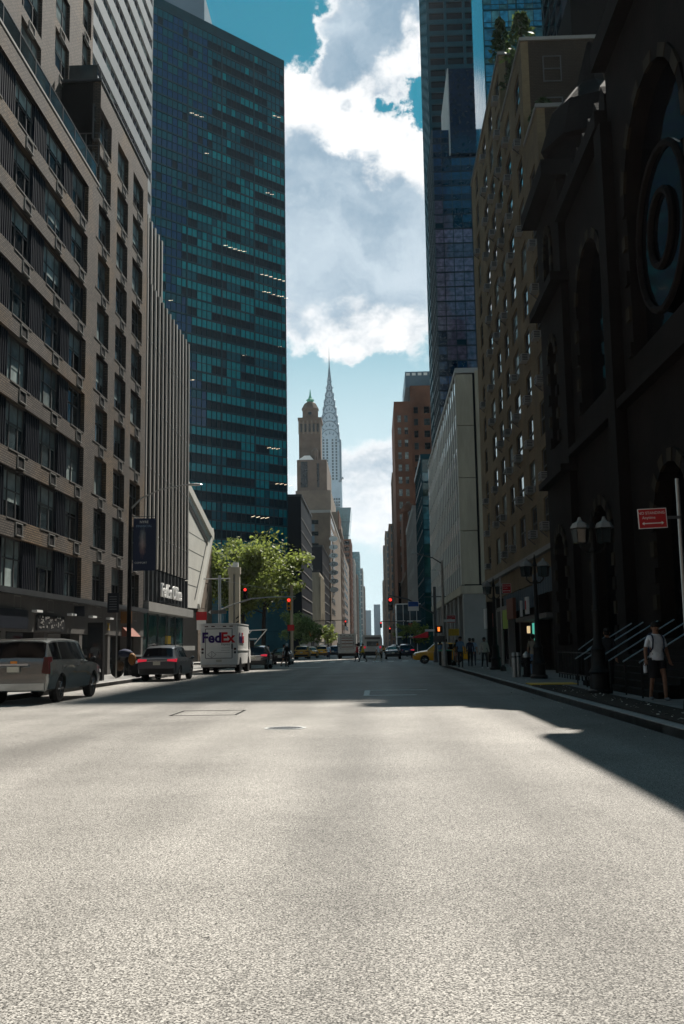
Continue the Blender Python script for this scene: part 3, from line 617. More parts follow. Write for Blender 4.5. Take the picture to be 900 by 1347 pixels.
def fin_block():
    r = thing('finned_office_building', 'low office building clad in tall metal fins over a glazed shop', 'building', (-20, 72, 0)); a = HALF
    MB().box(-30, FL-0.45, 64.2, 79.9, 4.3, 26.3).build('core', 'glass_black', r, True)
    MB().box(-30, -17.5, 64.2, 79.0, 26.31, 34.5).build('core', 'glass_black', r, True)
    fm = MB(); fm.prism([(-0.13, 0.10), (-0.13, 0.03), (-0.10, 0.0), (0.13, 0.0), (0.16, 0.03), (0.16, 0.10)], 'z', 0, 19.6)
    fm.box(-0.10, 0.12, 0.101, 0.45, 0, 19.58, 1)  # dark web behind a pale cap: shaded side and sunlit front as colour
    me = fm.mesh('fin', ['fin', 'navy']); st = MB().box(-0.05, 0.05, -0.035, 0.002, 0, 0.07).mesh('stud', 'white_metal')
    sg = MB().prism([(-0.16, 0.4), (-0.16, 0.0), (0.16, 0.0), (0.16, 0.4)], 'z', 0, 2.2).mesh('short_fin', 'dark_metal')
    for i in range(13):
        y = 64.6+i*1.25
        o = put(me, 'fin', r, (FL, y, 7.0), a, True); put(sg, 'short_fin', r, (FL-0.05, y, 4.72), a, True)
        for z in (2.2, 6.6, 11.0, 15.4): put(st, 'stud', o, (0.0, 0, z))
    m2 = MB().box(-0.14, 0.16, 0, 0.1, 0, 9.5).box(-0.1, 0.12, 0.101, 0.4, 0, 9.48, 1).mesh('fin', ['fin', 'navy'])  # same pale cap and dark web, sun and shade put into colour
    for i in range(12): put(m2, 'fin', r, (-17.05, 64.6+i*1.25, 25.6), a, True)
    for z in (10.5, 14.2, 17.9, 21.6): MB().box(FL-0.44, FL-0.30, 64.2, 79.9, z, z+0.5).build('floor_band', 'dark_metal', r, True)
    MB().box(-16.2, FL-0.46, 64.2, 80.0, 4.3, 7.0).build('dark_band', 'store_dark', r, True)
    MB().box(-16, FL+0.35, 64.2, 80.0, 4.0, 4.6).build('canopy_band', 'grey_stone', r, True)
    MB().box(-16.5, FL-0.5, 64.3, 79.9, 0.1, 0.5).build('plinth', 'store_grey', r, True)
    for i in range(5):
        MB().box(FL-0.55, FL-0.50, 64.5+i*3.1, 67.4+i*3.1, 0.5, 3.99).build('shop_pane', 'glass_green', r, True)
    for i in range(6): MB().box(FL-0.6, FL-0.42, 64.32+i*3.1, 64.48+i*3.1, 0.5, 3.99).build('mullion', 'dark_metal', r, True)
    MB().box(-17, FL-0.6, 64.3, 79.9, 0.5, 3.99).build('shop_interior', 'store_dark', r, True)
    MB().box(FL-0.2, FL+0.5, 72.5, 80.0, 1.4, 1.75).build('ledge', 'grey_stone', r, True)
    MB().box(FL-0.49, FL-0.46, 73.4, 75.2, 1.9, 2.5).build('window_poster', 'c_yellow', r, True)
    sb = MB().box(FL+0.06, FL+0.10, 68.5, 75.5, 4.75, 4.85).build('sign_rail', 'dark_metal', r, True)
    text('FedEx', 1.35, 'sign_white', sb, (FL+0.22, 70.2, 5.55), (HALF, 0, HALF), 0.06, bold=0.02)
    text('Office', 1.35, 'sign_white', sb, (FL+0.22, 74.0, 5.55), (HALF, 0, HALF), 0.06, bold=0.02)
fin_block()

def striped_tower():
    r = thing('striped_office_tower', 'tall silver tower with slanting looking bands of aluminium and glass', 'building', (-45, 95, 0)); a = HALF
    MB().box(-70, -24.25, 70, 104.0, 20, 120).build('core', 'glass_blue_dk', r, True)
    band = MB().box(-0.02, 34.2, 0, 0.3, 0, 1.5).mesh('spandrel', 'aluminium')
    n = 34
    mul = MB()
    for i in range(24): mul.box(i*1.45, i*1.45+0.06, 0.14, 0.26, 0, 1.15)
    mm = mul.mesh('mullions', 'aluminium')
    rnd = random.Random(5)
    for f in range(n):
        z = 30.1+f*2.65
        put(band, 'spandrel', r, (-24, 70, z), a, True)
        b = MB()
        for i in range(23):
            k = rnd.random(); hi = z > 62 or i < 13
            mi = 0 if not hi else (2 if k < 0.35 else 1 if k < 0.75 else 0)  # paler panes high up and at the near end, sky reflection as colour
            b.face([(i*1.45,0.2,0),(i*1.45+1.45,0.2,0),(i*1.45+1.45,0.2,1.15),(i*1.45,0.2,1.15)], mi)
        put(b.mesh('window_band', ['glass_blue_dk', 'glass_far', 'glass_blind_glint'], fix=False), 'window_band', r, (-24, 70, z+1.5), a, True)
        put(mm, 'mullions', r, (-24, 70, z+1.5), a, True)
    nb = MB().box(-70, -24.02, 69.7, 70.0, 20, 120).build('north_wall', 'aluminium', r, True)
    MB().box(-70, -24, 104, 104.3, 20, 120).build('south_wall', 'aluminium', r, True)
striped_tower()

def angular_church():
    r = thing('angular_stone_church', 'angular pale stone chapel with folded white wall and slot window', 'church', (-24, 108, 0)); X = -19.0
    def poly(P, x0, x1, m, nm): return MB().prism(P, 'x', x0, x1).build(nm, m, r, True)
    poly([(97.5, 5.6), (106.8, 5.8), (115.9, 15.0), (101.0, 18.2), (97.5, 19.0)], X-0.5, X, 'white_panel', 'folded_wall')
    def strip(p, q, w, x, m, nm):
        p, q = Vector((*p, 0)), Vector((*q, 0)); d = (q-p).normalized(); nn = Vector((-d.y, d.x, 0))*w
        poly([tuple(p.xy), tuple(q.xy), tuple((q+nn).xy), tuple((p+nn).xy)], X+0.001, x, m, nm)
    strip((115.95, 15.0), (97.5, 19.0), 0.9, X+0.22, 'white_panel', 'roof_edge'); strip((106.8, 5.75), (115.95, 15.0), 0.75, X+0.2, 'white_panel', 'wall_edge')
    strip((112.6, 13.9), (99, 17.0), 0.75, X+0.04, 'black', 'slot_window'); strip((104.6, 6.6), (111.8, 13.2), 0.28, X+0.03, 'dark_metal', 'slot_window')
    for z in (8, 9.8, 11.6, 13.4): MB().box(X+0.001, X+0.012, 98, 104+(z-6), z, z+0.05).build('panel_joint', 'dark_metal', r, True)
    for k in range(5):
        z = 0.15+k*2.9; y0 = 106.9+max(0, (z-5.0)*0.98)
        n = max(1, int((116.0-y0)/2.6))
        for i in range(n): MB().box(X-0.45, X-0.06-0.02*(i % 2), y0+i*(116-y0)/n+0.02, y0+(i+1)*(116-y0)/n-0.02, z, z+2.86).build('stone_panel', 'tan_stone', r, True)
    MB().box(-40, X-0.51, 99, 115.9, 0.1, 14.5).build('nave', 'tan_stone', r, True)
    MB().box(X-0.5, X-0.1, 97.6, 106.8, 0.1, 5.55).build('portal', 'store_dark', r, True)
angular_church()

def teal_tower():
    r = thing('teal_glass_tower', 'dark teal glass office tower with a broad face turned to the corner', 'building', (-36, 190, 0)); a = R(45)
    c = math.cos(a); W = 32.0; O = (-16.9-W*c, 194-W*c, 0)
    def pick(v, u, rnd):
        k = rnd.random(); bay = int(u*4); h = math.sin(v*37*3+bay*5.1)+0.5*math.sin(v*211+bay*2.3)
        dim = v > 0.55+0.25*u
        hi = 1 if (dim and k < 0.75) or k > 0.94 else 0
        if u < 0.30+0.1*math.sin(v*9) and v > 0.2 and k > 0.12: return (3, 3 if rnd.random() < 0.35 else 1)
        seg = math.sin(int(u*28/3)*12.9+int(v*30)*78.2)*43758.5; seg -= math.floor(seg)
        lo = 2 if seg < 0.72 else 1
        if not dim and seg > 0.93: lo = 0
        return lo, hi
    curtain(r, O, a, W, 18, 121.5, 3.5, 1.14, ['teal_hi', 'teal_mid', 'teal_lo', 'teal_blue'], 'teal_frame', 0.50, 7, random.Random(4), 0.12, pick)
    # body behind the face
    A = Vector((O[0], O[1])); B = Vector((-16.9, 194)); n = Vector((-c, c))*0.22
    poly = [tuple(A+n), tuple(B+n), (-22, 225), (-80, 225), (-80, O[1]+0.3)]
    MB().prism(poly, 'z', 0.1, 121.4).build('body', 'teal_frame', r, True)
    A2 = A-n*0.3; B2 = B-n*0.3
    MB().prism([tuple(A2), tuple(B2), tuple(B+n*2), tuple(A+n*2)], 'z', 121.51, 123.6).build('parapet', 'teal_frame', r, True)
    pan = MB().box(0.03, W/6-0.03, -0.05, 0.14, 0.03, 4.4).mesh('base_panel', 'teal_panel')
    for k in range(4):
        for i in range(6): put(pan, 'base_panel', r, loc_uv(O, a, i*W/6, 0, 0.15+k*4.45), a, True)
    MB().lathe([(1.3, 0), (1.3, 19)], (-25.6, 170, 0), 20).build('corner_column', 'teal_mid', r, True, smooth=40)
    cl = MB().prism([(0, 0), (0.9, 0.25), (0.9, 0.33), (0, 0.08)], 'y', 0.07, 0.10).mesh('ceiling_light', 'office_lit'); rn = random.Random(31)
    for (f, u0, n) in ((24, 8.5, 3), (17, 16.5, 5), (16, 25.5, 6), (15, 26, 6), (11, 21, 1), (12, 30, 1), (26, 29, 2), (6, 27, 3), (4, 29, 4), (9, 9, 1), (21, 27, 2), (22, 12, 1), (13, 4, 1), (2, 23, 4)):
        for i in range(n): put(cl, 'ceiling_light', r, loc_uv(O, a, u0+i*1.14, -0.005, 18+f*3.5+1.2+rn.uniform(-0.1, 0.1)), a, True)
    # side block behind, off to the left
    MB().box(-60, -40, 230, 260, 0.1, 165).build('upper_slab', 'steel_blue', r, True)
teal_tower()

def navy_block(name, label, y0, y1, xr, h, x0=-30):
    r = thing(name, label, 'building', ((x0+xr)/2, (y0+y1)/2, 0))
    MB().box(x0, xr-0.2, y0+0.2, y1, 0.1, h).build('body', 'navy', r, True)
    MB().box(x0, xr, y0, y1+0.05, h, h+0.5).build('parapet', 'dark_metal', r, True)
    n = int((h-4)/2.9); bar = MB().box(0, y1-y0, 0.08, 0.25, 0, 0.16).mesh('sill_band', 'pale_stone')
    wn = MB().box(0, 2.0, -0.02, 0.1, 0, 1.6).mesh('window', 'glass_blind_glint')
    for k in range(n):
        put(bar, 'sill_band', r, (xr, y0+0.2, 4+k*2.9), HALF, True)
        for x in (-13.2+xr, -9.0+xr, -5.2+xr): put(wn, 'window', r, (x, y0+0.16, 4.6+k*2.9), 0, True)
    return r
navy_block('navy_office_block', 'black navy office block with thin pale sill lines beside the teal tower', 220, 257, -16.0, 35.0)
navy_block('navy_office_block', 'second navy office block with pale sill lines behind the cream building', 306, 352, -15.9, 32.3)

def cream_block():
    r = thing('cream_stone_building', 'small cream stone building with tall dark windows behind the big tree', 'building', (-22, 291, 0))
    O = (-29, 279, 0)
    rows = [(4.5+4.1*k, 7.2+4.1*k) for k in range(4)]; cols = [(1.5, 3.2), (5.2, 6.9), (9.4, 11.0), (12.2, 12.5)]
    wall_grid(r, O, 0, 13.3, 3.0, 21.6, cols[:3], rows, 0.4, 'cream_stone')
    for za, zb in rows:
        for c0, c1 in cols[:3]: window(r, O, 0, c0, za, c1-c0, zb-za, 'sash', 0.2, 'glass_sash')
    rows2 = rows; c2 = [(2+4*k, 4+4*k) for k in range(5)]
    wall_grid(r, (-15.7, 279.001, 0), HALF, 24, 3.0, 21.6, c2, rows2, 0.4, 'cream_stone')
    MB().box(-28.9, -16.11, 279.41, 303, 0.1, 21.5).build('core', 'glass_black', r, True)
    MB().box(-29, -15.5, 278.9, 303, 21.6, 22.3).build('cornice', 'cream_stone', r, True)
    MB().box(-28.95, -15.8, 279.1, 303, 0.1, 2.999).build('base', 'grey_stone', r, True)
    for k in range(8): MB().box(-15.7, -15.25, 279.5+k*3, 280.6+k*3, 8+(k % 3)*1.5, 21).build('quoin', 'cream_stone', r, True)
cream_block()

def disc_hotel():
    r = thing('tan_hotel_building', 'tan brick hotel with a vertical row of white disc signs', 'building', (-24, 400, 0))
    MB().box(-45, -16, 363, 470, 0.1, 50.5).build('body', 'tan_stone', r, True)
    MB().box(-45.2, -15.8, 362.8, 470, 50.5, 51.5).build('coping', 'pale_stone', r, True)
    pan = MB().box(0, 7.2, -0.25, 0.0, 0, 2.6).mesh('balcony_panel', 'steel_blue'); dk = MB().box(0, 8.6, -0.12, 0.0, 0, 1.5).mesh('window_band', 'glass_dark')
    for k in range(10):
        put(pan, 'balcony_panel', r, (-29, 362.98, 5+k*4.3), 0, True); put(dk, 'window_band', r, (-29, 362.98, 7.65+k*4.3), 0, True)
    st = MB().box(0, 0.35, 0, 26, 0, 48).mesh('pier', 'brown_stone')
    for i in range(12):
        for k in range(11): MB().box(-16.05, -15.88, 368+i*8, 371.5+i*8, 5+k*4.2, 7.2+k*4.2).build('window', 'glass_dark', r, True) if i < 4 else None
    hub = thing('disc_sign', 'vertical string of white oval letter discs on the tan hotel', 'sign', (-14.6, 356, 0))
    MB().box(-15.2, -14.9, 355.9, 356.1, 19, 41).build('sign_mast', 'dark_metal', hub, True)
    for k, ch in enumerate(('', 'I', 'O', 'D', 'N', 'O', '')):
        z = 40.0-k*3.05
        d = MB().lathe([(1.5, -0.15), (1.5, 0.15)], (0, 0, 0), 20, ax='y'); d.v = [(x*1.05, y, zz*0.62) for x, y, zz in d.v]
        o = d.build('disc', 'sign_white', hub, True, loc=(-14.6, 355.6, z))
        if ch: text(ch, 1.7, 'black', o, (0, -0.2, 0), (HALF, 0, 0), 0.02)
disc_hotel()

def crown_hotel():
    r = thing('crowned_brick_tower', 'stepped brown brick tower with arcaded crown and green copper finial', 'building', (-34, 535, 0))
    y0 = 520
    def blk(x0, x1, ya, yb, z0, z1, m='brown_stone', nm='block'): return MB().box(x0, x1, ya, yb, z0, z1).build(nm, m, r, True)
    blk(-60, -16.5, y0+8, 640, 0.1, 52, 'brown_stone'); blk(-42, -19, y0, 600, 52.01, 72, 'tan_stone'); blk(-41.2, -22.5, y0+2, 590, 72.01, 84, 'tan_stone')
    blk(-40.5, -24.5, y0+4, 580, 84.01, 101); blk(-39.9, -28.0, y0+12, y0+26, 101.01, 124.5)
    blk(-40.4, -27.4, y0+11.5, y0+26.5, 124.51, 126); 
    pier = MB().box(-0.5, 0.5, -0.4, 0, 0, 7.5).mesh('crown_pier', 'tan_stone'); arch = MB().box(-0.6, 0.6, -0.2, 0, 0, 4.5).mesh('arched_opening', 'glass_black')
    for i in range(6): put(pier, 'crown_pier', r, (-39.6+i*2.25, y0+11.98, 116.8), 0, True)
    for i in range(5): put(arch, 'arched_opening', r, (-38.5+i*2.25, y0+11.98, 118), 0, True)
    MB().lathe([(4.6, 126.01), (4.6, 131.5), (5.0, 131.6), (5.0, 132.2), (3.4, 135.2), (1.6, 136.4)], (-33.9, y0+19, 0), 8, ph=R(22.5)).build('lantern', 'brown_stone', r, True)
    MB().lathe([(1.7, 136.4), (2.3, 137.6), (1.2, 138.2), (0.5, 140.0), (0.15, 143.5)], (-33.9, y0+19, 0), 8).build('finial', 'copper', r, True)
    MB().lathe([(1.0, -0.15), (1.0, 0.15)], (-33.9, y0+14.6, 129), 12, ax='y').build('oculus', 'glass_black', r, True)
    for x0, x1, z0, z1 in ((-38.5, -34.8, 86, 100), (-29.8, -28.6, 86, 99)): MB().box(x0, x1, y0+3.75, y0+3.99, z0, z1).build('recess', 'glass_dark', r, True)
    MB().prism([(-40.0, 101.01), (-31.5, 101.01), (-33.5, 103.4), (-36.5, 103.4)], 'y', y0+4.5, y0+11).build('low_roof', 'sign_white', r, True)
    MB().lathe([(1.6, 101.01), (1.9, 106.5), (0.6, 108)], (-31, y0+8, 0), 8).build('water_tank', 'brown_stone', r, True)
    w = MB().box(0, 1.5, -0.2, 0, 0, 2.6).mesh('window', 'glass_dark')
    for z in (56, 61.5, 67): 
        for x in (-36, -24.2): put(w, 'window', r, (x, y0-0.01, z), 0, True)
    for z in (40, 45, 30, 35, 50):
        for i in range(10): put(w, 'window', r, (-58+i*4.2, y0+7.99, z-3), 0, True)
    gb = MB().box(-43, -34, y0-8, y0-0.5, 40, 52).build('glazed_bay', 'glass_blue', r, True)
    for i in range(5): MB().box(-43+i*2.2, -42.8+i*2.2, y0-8.15, y0-8.0, 40, 52).build('mullion', 'sign_white', r, True)
    # street side ribs and setbacks catch the sun
    rib = MB().box(0, 0.6, 0, 2.2, 0, 20).mesh('street_rib', 'red_stone')
    for i in range(16): put(rib, 'street_rib', r, (-19.0 if i < 9 else -22.5, y0+2+i*4.5, 53), 0, True)
    ww = MB().box(0, 0.15, 0, 1.5, 0, 2.4).mesh('window', 'glass_dark')
    for i in range(10):
        for k in range(10): put(ww, 'window', r, (-16.49, y0+10+i*7, 6+k*4.5), 0, True)
crown_hotel()

def deco_spire():
    x, y = -43.3, 1000.0
    r = thing('art_deco_skyscraper', 'slim silver art deco skyscraper with sunburst crown and needle spire', 'building', (x, y, 0))
    MB().box(x-10, x+11.5, y, y+22, 0.1, 168).build('shaft', 'silver_crown', r, True); MB().box(x-6, x+11.8, y-3, y-0.01, 0.1, 150).build('shaft_bay', 'silver_crown', r, True)
    MB().box(x-10.2, x+9.6, y+0.2, y+20, 168.01, 214).build('upper_shaft', 'silver_crown', r, True)
    MB().box(x+9.61, x+11.4, y+1, y+19, 168.01, 212).build('shoulder', 'steel_blue', r, True)
    for s in (-1, 1):
        MB().tube([(x+s*9, y, 168), (x+s*13, y-2, 172), (x+s*13.8, y-2.5, 170)], [1.2, 0.9, 0.3], 6).build('eagle', 'steel_blue', r, True)
    wn = MB().box(-0.9, 0.9, -0.3, 0.0, 0, 2.2).mesh('window', 'glass_far')
    for k in range(14):
        for xx in (-6.5, -2.8, 2.8, 6.5): put(wn, 'window', r, (x+xx, y+0.19, 170+k*3.1), 0, True)
    for k in range(30):
        for xx in (-4.2, -1.0, 4.0, 6.4, 8.8): put(wn, 'window', r, (x+xx, y-3.01, 60+k*3.05), 0, True)
    dark = MB().box(-1.9, 1.9, -0.2, 0, 0, 88).mesh('window_strip', 'steel_blue'); put(dark, 'window_strip', r, (x+6.4, y-3.0, 58), 0, True)
    # crown: nested crossing sunburst arches, each tier smaller and higher
    zb, hw = 205.0, 10.0
    tri = MB().prism([(-0.9, 0), (0.9, 0), (0, 3.4)], 'y', -0.25, 0).mesh('sunburst_window', 'steel_blue')
    for t, (w, z0, zt) in enumerate(((10.0, 206, 222), (9.4, 214, 231), (8.4, 222, 240), (7.2, 231, 248.5), (5.9, 240, 256.5), (4.5, 248, 264), (3.1, 256, 271.5), (2.0, 264, 280))):
        pts = [(w*math.cos(math.pi*i/16), z0+(zt-z0)*(max(0, math.sin(math.pi*i/16))**0.8)) for i in range(17)]
        b = MB().prism([(x+p[0], p[1]) for p in pts], 'y', y+10-w, y+10+w); b.prism([(y+10+p[0], p[1]) for p in pts], 'x', x-w-0.02, x+w+0.02)
        b.build('crown_tier', 'silver_crown', r, True)
        rim = [(w*1.04*math.cos(math.pi*i/16), z0+(zt+0.7-z0)*(max(0, math.sin(math.pi*i/16))**0.8)) for i in range(17)]
        e = MB()
        for p, q in zip(rim, rim[1:]): e.tube([(x+p[0], y+10-w-0.3, p[1]), (x+q[0], y+10-w-0.3, q[1])], 0.38, 5)
        e.build('arch_rim', 'steel_blue', r, True)
        for i in range(2, 15, 2 if t < 5 else 3):
            an = math.pi*i/16; o = put(tri, 'sunburst_window', r, (x+w*0.84*math.cos(an), y+10-w-0.05, z0+(zt-z0)*0.80*math.sin(an)-1.4), 0, True); o.rotation_euler = (0, HALF-an, 0)
    MB().lathe([(1.9, 278), (1.2, 286), (0.6, 292), (0.25, 303), (0.08, 314)], (x, y+10, 0), 8).build('needle', 'steel_blue', r, True)
deco_spire()

# remaining left row: street walls stepping toward the vanishing point
grid_tower('brown_loft_building', 'brown masonry loft block with rust coloured piers past the tan hotel', -45, -16, 480, 518, 58, 'brown_stone', 'glass_dark', 5, 4)
grid_tower('rust_brick_building', 'rust brick street wall below the silver skyscraper', -45, -15.5, 655, 700, 72, 'red_stone', 'glass_dark', 5, 4)
r_ = thing('flared_glass_tower', 'teal glass tower flaring wider toward its top', 'building', (-26, 815, 0))
MB().prism([(-30, 0.1), (-21.8, 0.1), (-21.6, 75), (-18.0, 112), (-30, 112)], 'y', 790, 830).build('glass_body', 'flare', r_, True)
for k in range(9): MB().box(-30.2, -21.2+max(0, (k*11-62)/37*3.4)+0.2, 789.7, 790.0, 12+k*11, 12.6+k*11).build('floor_line', 'teal_frame', r_, True)
grid_tower('pale_office_block', 'pale grey office block with a dark roof past the rust brick wall', -40, -14.6, 712, 770, 64, 'pale_stone', 'glass_far', 6, 4.5)
grid_tower('rose_brick_building', 'rose brick apartment slab beyond the pale office block', -40, -14.8, 840, 890, 62, 'brown_stone', 'glass_far', 6, 5)
grid_tower('green_glass_block', 'slim green glass block far along the left pavement', -34, -13.8, 915, 960, 88, 'flare', 'flare', 6, 5)
grid_tower('grey_apartment_slab', 'grey apartment slab beyond the green glass block', -34, -12.8, 1060, 1120, 84, 'grey_stone', 'glass_far', 7, 6)
grid_tower('hazy_brick_block', 'hazy brown block near the end of the left row', -34, -12.2, 1180, 1240, 72, 'brown_stone', 'glass_far', 8, 6)
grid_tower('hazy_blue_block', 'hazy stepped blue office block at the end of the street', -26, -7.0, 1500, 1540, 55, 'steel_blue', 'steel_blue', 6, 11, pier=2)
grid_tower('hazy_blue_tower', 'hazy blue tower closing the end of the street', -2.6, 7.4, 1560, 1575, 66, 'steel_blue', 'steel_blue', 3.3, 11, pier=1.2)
# ------------------------------------------------------------------ right side of the street
def beige_block():
    r = thing('beige_brick_apartment_building', 'stepped beige brick apartment house with window air conditioners above shops', 'building', (15, 62, 0)); a = -HALF
    # facade frame: u runs from far (Y=77) to near, wall faces the street (-X)
    YF = 77.2; U = lambda y: YF-y
    colsY = [(47.9, 49.5), (51.7, 53.5), (55.7, 57.9), (59.6, 61.4), (63.3, 65.3), (67.1, 69.4), (72.7, 74.3)]
    rows = [(6.95+2.42*k, 8.68+2.42*k) for k in range(15)]
    def band(y0, y1, z0, z1, rws):
        cols = sorted((U(c1), U(c0)) for c0, c1 in colsY if c0 > y0 and c1 < y1)
        wall_grid(r, (FR, YF, 0), a, U(y0), z0, z1, cols, rws, 0.4, 'brick_beige', u0=U(y1))
    band(46.7, 50.6, 6.2, 27.9, rows[:8])
    band(50.601, 59.0, 6.2, 34.0, rows[:11])
    band(59.001, 77.2, 6.2, 38.5, rows[:13])
    def nwall(y, x0, x1, z0, z1): MB().box(x0, x1, y, y+0.4, z0, z1).build('north_wall', 'brick_beige_shaded', r, True)  # darker copy of the beige brick carries the north side shade
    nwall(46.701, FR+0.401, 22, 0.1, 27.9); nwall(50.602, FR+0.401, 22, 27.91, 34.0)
    MB().box(FR+0.41, 22, 47.12, 77, 6.0, 27.6).build('core', 'glass_black', r, True)
    MB().box(FR+0.41, 22, 51.02, 77, 27.61, 33.7).build('core', 'glass_black', r, True)
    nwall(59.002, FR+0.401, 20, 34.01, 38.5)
    MB().box(FR+0.41, 20, 59.41, 77, 33.71, 38.3).build('core', 'glass_black', r, True)
    MB().box(FR-0.08, 11.4, 46.6, 50.58, 27.9, 28.1).build('coping', 'grey_stone', r, True)
    MB().box(FR-0.08, 22, 50.5, 58.98, 34.0, 34.2).build('coping', 'grey_stone', r, True)
    MB().box(FR-0.08, 20, 58.9, 77.2, 38.5, 38.7).build('coping', 'grey_stone', r, True)
    MB().box(11.5, 22, 51.5, 58.5, 34.21, 37.4).build('penthouse', 'matte_black', r, True)
    MB().box(FR-0.25, FR+0.4, 46.6, 77.2, 5.95, 6.199).build('string_course', 'grey_stone', r, True)
    MB().box(FR, FR+0.4, 46.7, 77.2, 4.7, 5.949).build('lintel_wall', 'brick_beige', r, True)
    rnd = random.Random(12)
    ac = MB().box(-0.31, 0.31, -0.34, 0.1, 0, 0.40); gr = MB()
    for i in range(4): gr.box(-0.27+i*0.14, -0.27+i*0.14+0.1, -0.35, -0.341, 0.06, 0.18); gr.box(-0.27+i*0.14, -0.27+i*0.14+0.1, -0.35, -0.341, 0.22, 0.34)
    for i in range(4): gr.box(0.311, 0.318, -0.29, 0.0, 0.05+i*0.085, 0.10+i*0.085)
    am = ac.mesh('air_conditioner', 'pale_stone'); gm = gr.mesh('grille', 'dark_metal'); br = MB().tube([(0.0, -0.38, 0), (0.0, 0.0, -0.35)], 0.025, 5).mesh('bracket', 'dark_metal')
    lit = MB().box(0, 0.25, 0, 0.02, 0, 0.75).mesh('reflecting_pane', 'glass_blind_glint')
    for ri, (za, zb) in enumerate(rows):
        for ci, (c0, c1) in enumerate(colsY):
            if (c1 < 50.7 and ri > 7) or (c1 < 59 and ri > 10) or ri > 12: continue
            window(r, (FR, c1, 0), a, 0, za, c1-c0, zb-za, 'sash', 0.07, rnd.choice(('glass_black', 'glass_dark', 'glass_dark', 'glass_sash', 'glass_blind_glint')))  # pale picks put bright reflections into the pane colour
            if rnd.random() < 0.62:
                o = put(am, 'air_conditioner', r, (FR, (c0+c1)/2+rnd.uniform(-0.3, 0.3), za+0.05), a, True); put(gm, 'grille', o)
                if rnd.random() < 0.5: put(br, 'bracket', o)
    for z in (29.2, 31.6): window(r, (8.9, 50.6, 0), 0, 0.75, z, 1.0, 1.5, 'sash', -0.04, 'glass_dark')
    window(r, (8.9, 59.0, 0), 0, 0.55, 35.2, 1.0, 1.7, 'sash', -0.04, 'glass_sash')
    # shops below
    MB().box(FR+0.5, FR+0.9, 46.9, 77, 0.12, 4.69).build('shop_wall', 'store_dark', r, True)
    for y in (46.75, 52.2, 59.0, 63.2, 70.4, 76.4): MB().box(FR-0.02, FR+0.49, y, y+0.7, 0.12, 4.69).build('pilaster', 'store_dark', r, True)
    for y in (47.8, 53.4, 56.0, 60.2, 64.4, 67.0, 71.6, 74.0): MB().box(FR+0.42, FR+0.48, y, y+2.2, 0.5, 2.6).build('shop_window', 'glass_dark', r, True)
    slat = MB().box(-0.06, 0.06, 0, 0.12, 0, 1.15).mesh('grille_slat', 'steel_blue')
    for i in range(26): put(slat, 'grille_slat', r, (FR-0.1, 47.6+i*0.72, 3.45 if i > 8 else 4.0), a, True)
    MB().box(FR-0.5, FR+0.45, 47.2, 57.6, 2.72, 2.95).build('shop_canopy', 'store_grey', r, True)
    s = MB().box(FR-0.55, FR-0.45, 52.6, 53.5, 3.05, 3.95).build('shop_sign', 'sign_white', r, True); text('II', 0.62, 'fed_red', s, (FR-0.58, 53.05, 3.5), (HALF, 0, -HALF), 0.01, bold=0.02)
    s = MB().box(FR-0.55, FR-0.45, 55.0, 55.3, 2.98, 3.85).build('shop_sign', 'sign_white', r, True)
    s = MB().box(FR-0.6, FR-0.42, 57.8, 60.6, 2.95, 4.15).build('shop_sign', 'sign_terracotta', r, True)
    for k in range(4): MB().box(FR-0.63, FR-0.601, 58.0, 60.4, 3.06+k*0.27, 3.16+k*0.27).build('lettering', 'c_pink', s, True)
    sl_ = MB().box(FR-0.5, FR-0.3, 60.9, 63.4, 2.45, 3.6).build('shop_sign', 'sign_lime', r, True)
    MB().box(FR-0.52, FR-0.501, 61.4, 62.4, 2.95, 3.5).build('lettering', 'store_dark', sl_, True)
    fr = MB().box(FR-0.5, FR-0.1, 60.8, 61.1, 0.15, 3.75).box(FR-0.5, FR-0.1, 66.2, 66.6, 0.15, 3.75).box(FR-0.5, FR-0.1, 61.11, 66.19, 3.61, 3.85); fr.build('shop_frame', 'grey_stone', r, True)
    s = MB().box(FR-0.5, FR-0.35, 63.6, 66.1, 2.4, 3.6).build('shop_sign', 'black', r, True)
    s = MB().box(FR-0.5, FR-0.4, 68.0, 68.8, 2.5, 3.6).build('shop_sign', 'fed_red', r, True)
    s = MB().box(FR-0.8, FR-0.7, 70.5, 71.6, 2.6, 4.0).build('shop_sign', 'sign_white', r, True); MB().box(FR-0.83, FR-0.801, 70.85, 71.25, 2.75, 3.85).build('lettering', 'fed_red', s, True)
    s = MB().box(FR-0.05, FR-0.02, 53.4, 54.5, 0.5, 2.6).build('lit_shop_window', 'shop_green', r, True)
    MB().box(FR+0.2, FR+0.3, 57.5, 58.1, 2.1, 2.5).build('lit_shop_sign', 'lamp_lit', r, True)
    # roof planting
    return r
beige_block()
def roof_plant(x, y, z, h, w, label, n=260, mm='leaf_dark', name='terrace_shrub'):
    r = thing(name, label, 'shrub', (x, y, z)); rnd = random.Random(int(x*91+y*7))
    MB().tube([(0, 0, 0), (0.05, 0.02, h*0.5), (0, 0.05, h*0.9)], [0.09, 0.06, 0.02], 6).build('stem', 'bark', r)
    b = MB()
    for i in range(n):
        t = rnd.random()**0.7; a = rnd.uniform(0, 6.28); rr = w*math.sqrt(rnd.random())*(1-0.75*t); c = Vector((rr*math.cos(a), rr*math.sin(a), h*(0.1+0.9*t)))
        d = Vector((rnd.gauss(0, 1), rnd.gauss(0, 1), rnd.gauss(0, 1))).normalized(); e = d.orthogonal().normalized()*0.13; f = d.cross(e).normalized()*0.2
        b.face([c-e-f, c+e-f*0.3, c+f, c-e+f*0.3])
    put(b.mesh('foliage', mm, fix=False), 'foliage', r)
